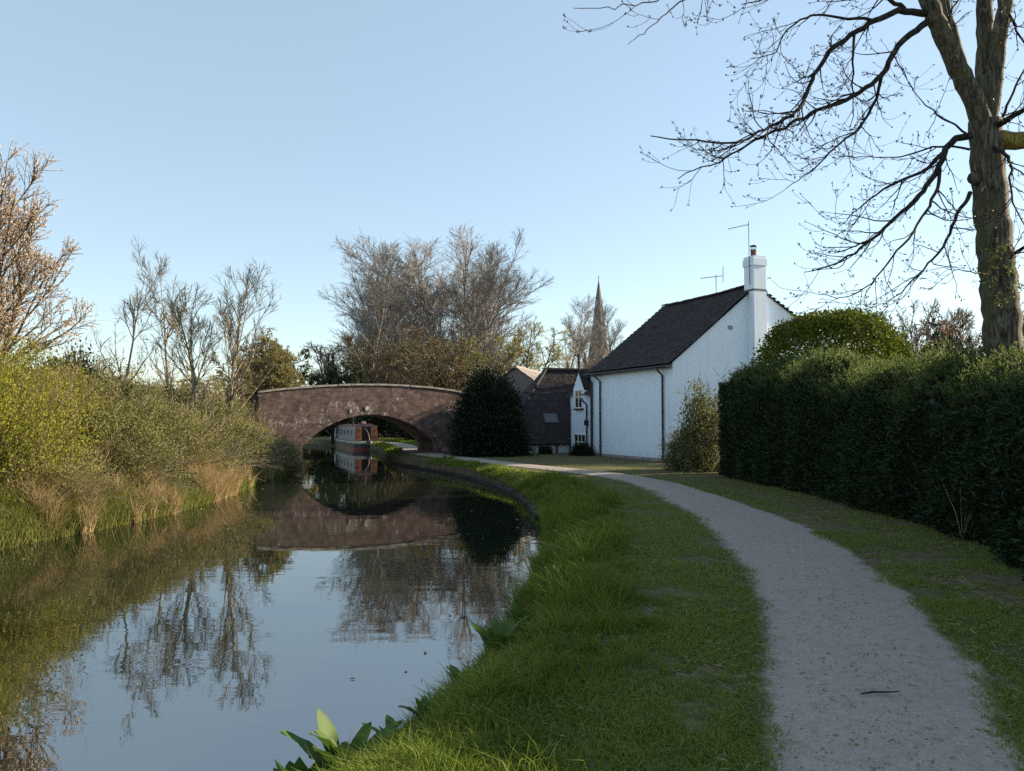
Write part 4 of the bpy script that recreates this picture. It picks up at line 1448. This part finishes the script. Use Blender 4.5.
hedge = empty('hedge', (6.3, 15, .5), 'long clipped dark green hedge along the right side of the towpath', 'hedge')
hb = MB()
ys = np.linspace(-2, 22.9, 170)
as_ = np.linspace(0, 1, 44)
YY, AA = np.meshgrid(ys, as_, indexing='ij')
Pc, _ = hedge_surface(YY, AA, np.full(YY.shape, -.16))
ic = np.arange(YY.size).reshape(YY.shape)
hb.add(Pc, np.stack([ic[:-1, :-1], ic[1:, :-1], ic[1:, 1:], ic[:-1, 1:]], -1).reshape(-1, 4))
hb.F.append([tuple(ic[-1, :]), tuple(ic[0, ::-1])])
o = hb.build('inner_core', M['hedge'], hedge)  # solid core added inside the foliage to block light
o.matrix_parent_inverse.identity()
n = 185000
yv = rng.uniform(0, 1, n)
yv = 5.5 + (23.0 - 5.5) * yv**1.25
av = rng.uniform(0, .88, n)
Ph, Nh = hedge_surface(yv, av, rng.normal(-.02, .06, n))
Dh = norm(Nh * .7 + rng.normal(size=(n, 3)) * .6 + np.array([0, 0, .35]))
sz = rng.uniform(.5, 1.5, n) * (.040 + .0018 * yv)
hl_ = MB()
leaves(hl_, Ph, Dh, sz * 1.5, sz * .45, rng)
# end face of the hedge
ne = 16000
xe = rng.uniform(0, 2.1, ne)
ze = rng.uniform(.05, 2.75, ne)
Pe = np.stack([hline(np.full(ne, 23.0)) + xe, 23.0 + rng.normal(0, .08, ne), .48 + ze], -1)
leaves(hl_, Pe, norm(rng.normal(size=(ne, 3)) * .6 + np.array([0, .7, .3])), .14, .06, rng)
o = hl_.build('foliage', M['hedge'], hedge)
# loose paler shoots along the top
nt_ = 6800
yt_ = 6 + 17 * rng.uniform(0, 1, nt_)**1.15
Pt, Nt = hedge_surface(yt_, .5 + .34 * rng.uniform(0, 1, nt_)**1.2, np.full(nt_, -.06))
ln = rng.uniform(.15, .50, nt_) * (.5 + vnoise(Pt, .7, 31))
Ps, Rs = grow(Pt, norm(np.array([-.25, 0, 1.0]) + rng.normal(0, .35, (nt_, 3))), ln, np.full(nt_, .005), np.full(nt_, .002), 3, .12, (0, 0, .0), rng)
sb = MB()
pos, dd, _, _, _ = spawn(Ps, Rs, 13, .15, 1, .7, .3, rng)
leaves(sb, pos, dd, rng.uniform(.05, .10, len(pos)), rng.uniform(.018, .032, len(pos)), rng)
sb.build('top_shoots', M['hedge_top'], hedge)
for c in hedge.children:
    c.location = (-6.3, -15, -.5)

# broad-leaved climber at the near end of the hedge
nl = 900
yv = rng.uniform(7.0, 9.6, nl)
Pv, Nv = hedge_surface(yv, rng.uniform(.04, .34, nl), rng.uniform(.02, .12, nl))
vb = MB()
leaves(vb, Pv, norm(Nv + rng.normal(size=(nl, 3)) * .7), rng.uniform(.05, .09, nl), rng.uniform(.035, .06, nl), rng)
vo = vb.build('hedge_climber', M['ivy'])
tag(vo, 'glossy broad-leaved climber on the near end of the hedge', 'climber')

# ------------------------------------------------------------------ the big tree
rng = np.random.default_rng(150)
TD = 12.0
big = empty('big_tree', (7.6, TD, .5), 'big bare budding tree behind the hedge at the right', 'tree')
T0 = np.array([7.6, TD, .5])


def poly(px_pts, d0, d1, bow=0.0):
    n_ = len(px_pts)
    return np.array([at(x, y, d0 + (d1 - d0) * i / (n_ - 1) + bow * math.sin(math.pi * i / (n_ - 1))) for i, (x, y) in enumerate(px_pts)])


def resample(P, r0, r1, step, wob, rng, pw=1.0):
    seg = np.linalg.norm(np.diff(P, axis=0), axis=1)
    s = np.concatenate([[0], np.cumsum(seg)])
    n_ = max(4, int(s[-1] / step))
    u = np.linspace(0, s[-1], n_)
    # catmull-rom smoothing through numpy interpolation of a densified path
    Q = np.stack([np.interp(u, s, P[:, k]) for k in range(3)], -1)
    for _ in range(2):
        Q[1:-1] = (Q[:-2] + 2 * Q[1:-1] + Q[2:]) / 4
    Q[1:-1] += rng.normal(0, wob, (n_ - 2, 3))
    t = u / s[-1]
    return Q, r0 + (r1 - r0) * t**pw


trunk = poly([(1004, 470), (1003, 345), (999, 290), (993, 230), (988, 170), (985, 120)], TD, TD)
limbs = [
    (poly([(987, 150), (978, 108), (962, 75), (945, 40), (930, 5), (915, -40), (895, -100)], TD, TD - .6), .165, .10),
    (poly([(980, 112), (968, 85), (955, 45), (943, 0), (930, -60)], TD + .15, TD + .9), .11, .06),
    (poly([(986, 150), (985, 110), (985, 60), (985, 0), (980, -80)], TD, TD + .2), .15, .10),
    (poly([(988, 130), (993, 85), (998, 50), (1004, 10), (1012, -60)], TD, TD - .3), .14, .09)]
tb = MB()
Q, rr_ = resample(trunk, .29, .235, .15, .012, rng)
tubes(tb, Q[None], rr_[None], 18)
for P, a_, b_ in limbs:
    Q, rr_ = resample(P, a_, b_, .12, .008, rng)
    tubes(tb, Q[None], rr_[None], 14)
for px, py, rs in ((974, 178, .10), (1004, 250, .08)):     # knuckles on the bark
    c_ = at(px, py, TD - .1)
    tb.lathe(c_, [(.01, -rs * 1.2), (rs * .8, -rs * .6), (rs, 0), (rs * .8, rs * .6), (.01, rs * 1.2)], 10)
o = tb.build('trunk', M['bark_big'], big, smooth=True, loc=-T0)
mo = MB()
Q, rr_ = resample(poly([(990, 139), (1006, 140), (1030, 141), (1060, 136)], TD, TD - .5), .15, .12, .08, .006, rng)
tubes(mo, Q[None], rr_[None], 12)
o = mo.build('mossy_limb', M['bark_moss'], big, smooth=True, loc=-T0)
o['label'] = 'stout limb covered in yellow moss'
Z7 = lambda pts: [(560 + x / 2.207, y / 2.207) for x, y in pts]
mains = [  # pixel polyline, depth start, end, radii
    (Z7([(805, 30), (760, 20), (690, 45), (620, 92), (575, 135), (548, 200), (518, 252), (450, 290), (390, 320), (300, 312), (200, 300)]), 11.6, 9.6, .055, .007),
    (Z7([(808, 50), (760, 85), (728, 130), (712, 165), (650, 215), (575, 240), (520, 268), (450, 300), (370, 345), (260, 395)]), 11.6, 10.3, .055, .006),
    (Z7([(728, 130), (700, 200), (690, 240), (655, 290), (600, 330), (560, 370), (500, 415)]), 11.3, 10.8, .03, .005),
    (Z7([(690, 45), (640, 40), (560, 30), (500, 60), (480, 120), (420, 130)]), 11.2, 10.6, .025, .005),
    (Z7([(650, 70), (650, 130), (640, 180), (655, 230), (640, 280)]), 11.1, 11.4, .022, .005),
    (Z7([(760, 20), (700, -20), (600, -40), (500, -10), (400, 10)]), 11.6, 10.2, .035, .006),
    (Z7([(800, -60), (600, -120), (400, -90), (270, 0), (200, 60), (150, 98)]), 11.5, 9.0, .03, .004),
    (Z7([(400, -90), (270, -30), (190, 10), (110, 15), (30, 18)]), 10.2, 8.8, .014, .004),
    (Z7([(906, 300), (868, 305), (848, 330), (838, 372), (800, 425), (745, 475), (700, 520), (620, 580), (545, 600)]), 11.9, 10.6, .06, .006),
    (Z7([(848, 335), (800, 380), (740, 400), (690, 430), (640, 480), (615, 500)]), 11.7, 11.2, .035, .005),
    (Z7([(905, 425), (880, 470), (860, 520), (820, 575), (770, 630), (710, 675)]), 11.9, 11.0, .035, .005),
    (Z7([(838, 372), (830, 430), (790, 500), (740, 560), (690, 620), (640, 660), (570, 650)]), 11.6, 10.9, .03, .005),
    (Z7([(905, 330), (830, 320), (760, 345), (700, 350), (620, 345)]), 11.9, 11.5, .02, .004),
    (Z7([(905, 300), (860, 270), (800, 230), (770, 180)]), 11.9, 11.4, .02, .004),
    (Z7([(960, 280), (1000, 255), (1060, 230)]), 11.9, 11.2, .055, .03),
    (Z7([(955, 325), (985, 340), (1003, 370), (985, 410), (1010, 470), (1040, 520)]), 11.8, 11.0, .035, .006),
    (Z7([(950, 600), (1000, 560), (1050, 530)]), 11.9, 11.4, .04, .02),
    (Z7([(975, 20), (1000, 40), (1015, 80), (1040, 120)]), 11.9, 11.4, .03, .01),
    (Z7([(945, 605), (900, 600), (860, 590), (800, 600)]), 11.6, 11.0, .014, .003),
    (Z7([(955, 290), (985, 240), (1010, 180), (1030, 150), (1060, 120)]), 12.2, 12.6, .03, .01),
    (Z7([(880, 120), (850, 60), (870, 10), (900, -30)]), 12.4, 12.8, .03, .01),
    (Z7([(930, -20), (880, -60), (760, -100), (700, -160)]), 12, 11, .06, .02),
]
cb, bb = MB(), MB()
allP = []
for mi, (P_, d0, d1, r0, r1) in enumerate(mains):
    Q, rr_ = resample(poly(P_, d0, d1, rng.normal(0, .25)), r0, r1, .13, .012, rng, .8)
    tubes(cb, Q[None], rr_[None], 7)
    allP.append((Q, rr_, .35 if mi in (6, 7) else 1.0))
for Q, rr_, dens in allP:
    ln = np.linalg.norm(np.diff(Q, axis=0), axis=1).sum()
    n1 = max(3, int(ln * 5.2 * dens))
    pos, dd, rd, t, _ = spawn(Q[None], rr_[None], n1, .12, 1, .75, .25, rng)
    L1 = rng.uniform(.35, 1.05, n1) * min(1, .35 + ln / 4)
    P1, R1 = grow(pos, dd + np.array([-.1, 0, -.15]), L1, np.clip(rd * .55, .004, .012), np.full(n1, .0028), 8, .13, (0, 0, .055), rng)
    tubes(cb, P1, R1, 4)
    pos, dd, rd, t, _ = spawn(P1, R1, 4, .2, 1, .65, .25, rng)
    P2, R2 = grow(pos, dd + np.array([0, 0, -.1]), rng.uniform(.12, .42, len(pos)), np.clip(rd * .7, .003, .006), np.full(len(pos), .0022), 6, .13, (0, 0, .12), rng)
    tubes(cb, P2, R2, 3)
    for PP in (P1, P2):
        tips = PP[:, -1]
        td = norm(PP[:, -1] - PP[:, -2])
        k_ = 4
        tp = np.repeat(tips, k_, 0) + rng.normal(0, .006, (len(tips) * k_, 3))
        leaves(bb, tp - np.repeat(td, k_, 0) * .02, norm(np.repeat(td, k_, 0) + rng.normal(0, .5, (len(tp), 3))), rng.uniform(.02, .05, len(tp)), rng.uniform(.010, .022, len(tp)), rng)
    pos, dd, _, _, _ = spawn(P2, R2, 2, .3, .95, .8, .3, rng)
    leaves(bb, pos, dd, rng.uniform(.02, .04, len(pos)), rng.uniform(.012, .02, len(pos)), rng)
cb.build('branches', M['twig_dark'], big, loc=-T0)
bb.build('buds', M['bud'], big, loc=-T0)
# a few leafy shoots on the trunk
lb = MB()
for px, py in ((990, 262), (1000, 250), (1012, 268), (985, 280), (1018, 288), (995, 300)):
    c_ = at(px, py, TD - .38)
    k_ = 60
    leaves(lb, c_ + rng.normal(0, .07, (k_, 3)), rng.normal(size=(k_, 3)) + np.array([0, -.4, .5]), rng.uniform(.04, .08, k_), rng.uniform(.015, .03, k_), rng)
lb.build('trunk_shoots', M['hedge_top'], big, loc=-T0)['kind'] = 'stuff'


# ------------------------------------------------------------------ grass on the towpath side
def blades(mb, P, H, W, lean, rng, seg=2):
    n_ = len(P)
    a = rng.uniform(0, 2 * np.pi, n_)
    s = np.stack([np.cos(a), np.sin(a), 0 * a], -1) * (W * .5)[:, None]
    b = rng.uniform(0, 2 * np.pi, n_)
    l_ = np.stack([np.cos(b), np.sin(b), 0 * b], -1) * (lean * H * rng.uniform(.2, 1.6, n_))[:, None]
    up = np.array([0, 0, 1.0])
    m1 = P + up * (H * .55)[:, None] + l_ * .32
    tip = P + up * H[:, None] * (1 - .25 * lean) + l_
    V = np.stack([P - s, P + s, m1 + s * .75, m1 - s * .75, tip], 1).reshape(-1, 3)
    i = 5 * np.arange(n_)[:, None]
    n0 = mb.n
    mb.add(V, i + np.array([[0, 1, 2, 3]]))
    mb.F.append(n0 + i + np.array([[3, 2, 4]]))


rng = np.random.default_rng(170)


def scatter(n, y0, y1, power=-2.0):
    u = rng.uniform(0, 1, n)
    e = power + 1
    y = (y0**e + u * (y1**e - y0**e))**(1 / e)
    return y


# mown verge
n = 270000
y = scatter(n, 2.6, 40, -1.7)
lo, hi = xR(y) + .30, np.minimum(hline(np.minimum(y, 23)) + .3, 7.0)
x = rng.uniform(0, 1, n) * (hi - lo) + lo
wear = vnoise(np.stack([x, y, 0 * x], -1), .55, 41) * .6 + vnoise(np.stack([x, y, 0 * x], -1), .16, 42) * .4
edge_in = np.minimum(x - pL(y), pR(y) - x)
ok = edge_in < .05 + .30 * (wear - .5) - .12 * rng.uniform(0, 1, n)**2
for wx, wy, wa, wb in ((.85, 5.5, .32, .55), (.95, 4.15, .3, .35), (.6, 6.6, .25, .5), (1.7, 9.2, .3, .8), (1.3, 12.5, .3, 1.0), (4.6, 9.0, .3, 1.2), (5.0, 12.5, .35, 1.5)):      # worn patches of bare soil
    ok &= ~(((np.hypot((x - wx) / wa, (y - wy) / wb) + (wear - .5) * 3.0) < .8) & (rng.uniform(0, 1, n) < .62))
ok &= (wear > .36) | (rng.uniform(0, 1, n) < .22)
ok &= (y < 29) | (x > pR(y)) | (x < pL(y))
shade = (x > 4.6) & (rng.uniform(0, 1, n) < .35)
ok &= ~shade
x, y, wear, edge_in = x[ok], y[ok], wear[ok], edge_in[ok]
z = ground_z(x, y)
H = (.018 + .045 * wear) * rng.uniform(.5, 1.5, len(x)) * (1 + .012 * y)
bank = sstep(1.35, .45, x - xR(y)) * (.4 + 1.2 * vnoise(np.stack([x, y, 0 * x], -1), .5, 44))
H = H * (1 + 1.6 * bank) * (1 - .55 * sstep(18, 24, y))
W = .0042 + .00062 * y
gb = MB()
blades(gb, np.stack([x, y, z - .005], -1), H, W, 1.1, rng)
tag(gb.build('verge_grass', M['grass']), 'short mown grass on both verges of the towpath', 'grass', kind='stuff')

# long lush grass at the water's edge, in tufts
nc = 1900
yc = scatter(nc, 2.9, 34, -1.45)
xc = xR(yc) + (rng.beta(1, 2.2, nc) * 1.6 - .05) * (.55 + .7 * vnoise(np.stack([0 * yc, yc, 0 * yc], -1), 2.2, 51)) * (1 + .25 * sstep(9, 14, yc) * sstep(24, 20, yc)) * (1 - .35 * sstep(20, 24, yc))
per = 52
idx = np.repeat(np.arange(nc), per)
hc = (.06 + .22 * rng.uniform(0, 1, nc)**2.2) * (.55 + .9 * vnoise(np.stack([xc, yc, 0 * xc], -1), .8, 52)) * (1 + .03 * yc) * (1 - .55 * sstep(19, 24, yc))
sprd = rng.uniform(.03, .13, nc)
x = xc[idx] + rng.normal(0, 1, len(idx)) * sprd[idx]
y = yc[idx] + rng.normal(0, 1, len(idx)) * sprd[idx]
okk = x > xR(y) - .02
x, y, idx = x[okk], y[okk], idx[okk]
z = np.maximum(ground_z(x, y), .02)
H = hc[idx] * rng.uniform(.5, 1.25, len(idx)) * (.68 + .32 * sstep(4, 8, y))
W = .005 + .00055 * y
gb = MB()
blades(gb, np.stack([x, y, z - .01], -1), H, W, .75, rng)
tag(gb.build('bank_edge_grass', M['grass_long']), 'long lush grass tufts overhanging the water along the towpath bank', 'grass', kind='stuff')

# dead clippings and straw on the verge
n = 16000
y = scatter(n, 2.8, 22, -1.5)
x = xR(y) + .5 + rng.uniform(0, 1, n) * (hline(y) - xR(y) - .4)
e_in = np.minimum(x - pL(y), pR(y) - x)
keep = (e_in < .05) & (vnoise(np.stack([x, y, 0 * x], -1), .6, 61) > .42)
x, y = x[keep], y[keep]
z = ground_z(x, y) + rng.uniform(.01, .04, len(x))
a = rng.uniform(0, 6.28, len(x))
gb = MB()
leaves(gb, np.stack([x, y, z], -1), np.stack([np.cos(a), np.sin(a), rng.normal(0, .2, len(x))], -1), rng.uniform(.04, .11, len(x)), np.full(len(x), .006), rng)
tag(gb.build('dry_grass_litter', M['straw']), 'dry straw-coloured grass litter scattered on the verges', 'litter', kind='stuff')

# small stones scattered on the gravel
n = 1800
y = scatter(n, 2.8, 18, -1.6)
u = rng.uniform(.02, .98, n)
x = pL(y) * (1 - u) + pR(y) * u
z = .506 + .03 * (1 - (2 * u - 1)**2)
s = rng.uniform(.004, .011, n) * (1 + .04 * y)
oc = np.array([(1, 0, 0), (0, 1, 0), (-1, 0, 0), (0, -1, 0), (0, 0, .7)], float)
V = np.stack([x, y, z], -1)[:, None, :] + (oc[None] * rng.uniform(.6, 1.3, (n, 5, 1))) * s[:, None, None]
i = 5 * np.arange(n)[:, None]
mb = MB()
mb.add(V.reshape(-1, 3), np.concatenate([i + np.array([[a_, b_, 4]]) for a_, b_ in ((0, 1), (1, 2), (2, 3), (3, 0))]))
tag(mb.build('loose_gravel', M['pebble']), 'small loose stones lying on the towpath', 'gravel', kind='stuff')

# dock plants at the water's edge
def dock(loc, seed, n_, ln, label):
    r_ = np.random.default_rng(seed)
    root = empty('dock_plant', loc, label, 'plant', 'broad-leaved dock plants on the bank')
    for k in range(n_):
        a_ = r_.uniform(0, 6.28)
        L_ = ln * r_.uniform(.55, 1.1)
        w_ = L_ * r_.uniform(.24, .32)
        tilt = r_.uniform(.05, .7)
        K = 9
        t = np.linspace(0, 1, K)
        wid = w_ * .5 * np.where(t < .22, .10, np.sin(np.pi * np.clip((t - .18) / .82, 0, 1))**.62)
        bend = tilt + t * r_.uniform(.1, .9)
        dx = np.concatenate([[0], np.cumsum(np.sin(bend[:-1]))]) * L_ / (K - 1)
        dz = np.concatenate([[0], np.cumsum(np.cos(bend[:-1]))]) * L_ / (K - 1)
        wav = .02 * L_ * np.sin(t * 14 + a_)
        V_ = []
        for q in (-1, 0, 1):
            V_.append(np.stack([dx - (.0 if q else .0), q * wid, dz + (abs(q) * wid * .35 + wav * q)], -1))
        V_ = np.stack(V_, 1)
        c_, s_ = math.cos(a_), math.sin(a_)
        V_ = np.stack([V_[..., 0] * c_ - V_[..., 1] * s_, V_[..., 0] * s_ + V_[..., 1] * c_, V_[..., 2]], -1)
        i_ = np.arange(K * 3).reshape(K, 3)
        f_ = np.stack([i_[:-1, :-1], i_[1:, :-1], i_[1:, 1:], i_[:-1, 1:]], -1).reshape(-1, 4)
        MB().add(V_.reshape(-1, 3), f_).build('leaf', M['dock'], root, smooth=True)
    return root


def on_bank(px, py):
    """ground point under a photo pixel on the near bank"""
    v = (385.5 - py) / F
    c, s = math.cos(PITCH), math.sin(PITCH)
    k = (CAMZ - .42) / -(s + v * c)
    return np.array([(px - 512) / F * k, (c - v * s) * k, 0])


for px, py, sd, n_, ln, lab in [(345, 768, 1, 10, .40, 'large dock plant with upright broad leaves at the bottom picture edge'),
                                (302, 785, 2, 7, .34, 'dock plant in the bottom corner nearest the water'),
                                (395, 745, 6, 6, .22, 'small dock right of the large one at the bottom edge'),
                                (498, 640, 3, 10, .42, 'dark dock plant leaning over the water halfway along the near bank'),
                                (522, 622, 4, 8, .30, 'smaller dock just beyond the leaning one'),
                                (425, 712, 7, 5, .20, 'small dock on the near bank just up from the bottom clump',),
                                (462, 672, 8, 6, .24, 'dock on the near bank below the leaning one'),
                                (556, 556, 9, 6, .30, 'farthest dock at the water edge of the bend'),
                                (560, 592, 5, 8, .30, 'dock among the long grass where the bank bends')]:
    q = on_bank(px, py)
    q[0] = max(q[0], float(xR(q[1])) + .12)
    dock((q[0], q[1], gz(q[0], q[1]) + .02), sd, n_ + 5, ln, lab)

# twig on the path
q = on_bank(880, 716)
tw = MB().tube([(-.11, -.01, .55), (-.03, .012, .553), (.05, .0, .556), (.13, .022, .552)], [.005, .006, .005, .003], 5).build('fallen_twig', M['twig_dark'], loc=(q[0], q[1], 0))
tag(tw, 'thin dark twig lying across the towpath near the camera', 'twig')
# dry stalks at the hedge foot
q = (6.05, 10.4, gz(6.05, 10.4))
sk_ = empty('dry_stalks', q, 'tuft of dry pale stalks at the foot of the hedge', 'dead plant')
for k in range(7):
    a_, l_ = rng.uniform(0, 6.28), rng.uniform(.35, .8)
    MB().tube([(0, 0, 0), (.08 * math.cos(a_), .08 * math.sin(a_), l_ * .5), (.24 * math.cos(a_), .24 * math.sin(a_), l_)], [.006, .005, .002], 4).build('stalk', M['straw'], sk_)

# ------------------------------------------------------------------ left bank reeds and grass
n = 120000
y = scatter(n, 11.0, 36, -1.2)
dl = rng.exponential(1.0, n) - .15
x = xL(y) - dl
pat = .6 * vnoise(np.stack([x * .6, y, 0 * y], -1), 1.3, 71) + .4 * vnoise(np.stack([x, y, 0 * y], -1), .35, 72)
keep = (pat > .66) & (y > 13.6)
x, y, dl, pat = x[keep], y[keep], dl[keep], pat[keep]
z = np.maximum(ground_z(x, y), -.02)
gb = MB()
blades(gb, np.stack([x, y, z - .02], -1), rng.uniform(.3, 1.2, len(x)) * (.45 + 1.6 * (pat - .55)), .007 + .0003 * y, .5, rng)
tag(gb.build('dead_reeds', M['reed']), 'tan dead reeds along the waterline of the left bank', 'reeds', kind='stuff')
n = 50000
y = scatter(n, 8.5, 36, -1.5)
dl = rng.exponential(.9, n) - .1
x = xL(y) - dl
z = np.maximum(ground_z(x, y), -.02)
hh = np.where(y < 17, .55, .38)
gb = MB()
blades(gb, np.stack([x, y, z - .02], -1), hh * rng.uniform(.4, 1.3, n), .008 + .0004 * y, .7, rng)
tag(gb.build('bank_grass', M['bank_grass']), 'rough yellowish grass covering the left bank above the water', 'grass', kind='stuff')
# grass of the lit verge beyond the bridge
n = 26000
y = rng.uniform(40.5, 66, n)
x = xR(y) + rng.uniform(.1, 6, n)
keep = (np.minimum(x - pL(y), pR(y) - x) < 0)
x, y = x[keep], y[keep]
gb = MB()
blades(gb, np.stack([x, y, ground_z(x, y)], -1), rng.uniform(.1, .3, len(x)), np.full(len(x), .04), .7, rng)
tag(gb.build('far_verge_grass', M['grass_long']), 'bright sunlit grass beside the path beyond the bridge', 'grass', kind='stuff')
# pale pole beyond the bridge
pp = at(386, 390, 83)
pb = MB().tube([(0, 0, 0), (0, 0, height_for(373, 83, gz(pp[0], 83)))], [.05, .04], 8).build('pale_pole', M['frame'], loc=(pp[0], 83, gz(pp[0], 83)))
tag(pb, 'thin pale pole standing up behind the bridge parapet', 'pole')

# scraps of leaf on the path and floating on the canal
rng = np.random.default_rng(201)
n = 420
y = scatter(n, 3.0, 16, -1.4)
u = rng.beta(.6, .6, n)
x = pL(y) * (1 - u) + pR(y) * u
z = .512 + .03 * (1 - (2 * u - 1)**2)
a = rng.uniform(0, 6.28, n)
gb = MB()
leaves(gb, np.stack([x, y, z], -1), np.stack([np.cos(a), np.sin(a), rng.normal(0, .06, n)], -1), rng.uniform(.015, .05, n), rng.uniform(.006, .018, n), rng)
tag(gb.build('leaf_litter', M['straw']), 'dry scraps of leaf and grass lying on the towpath', 'litter', kind='stuff')
n = 90
y = scatter(n, 6, 30, -1.1)
x = np.where(rng.uniform(0, 1, n) < .6, xR(y) - rng.exponential(.5, n) - .1, xL(y) + rng.exponential(.9, n) + .1)
a = rng.uniform(0, 6.28, n)
gb = MB()
leaves(gb, np.stack([x, y, np.full(n, .006)], -1), np.stack([np.cos(a), np.sin(a), 0 * a], -1), rng.uniform(.03, .09, n), rng.uniform(.012, .03, n), rng)
tag(gb.build('floating_leaf_scraps', M['reed']), 'small leaf scraps floating near the canal edges', 'litter', kind='stuff')
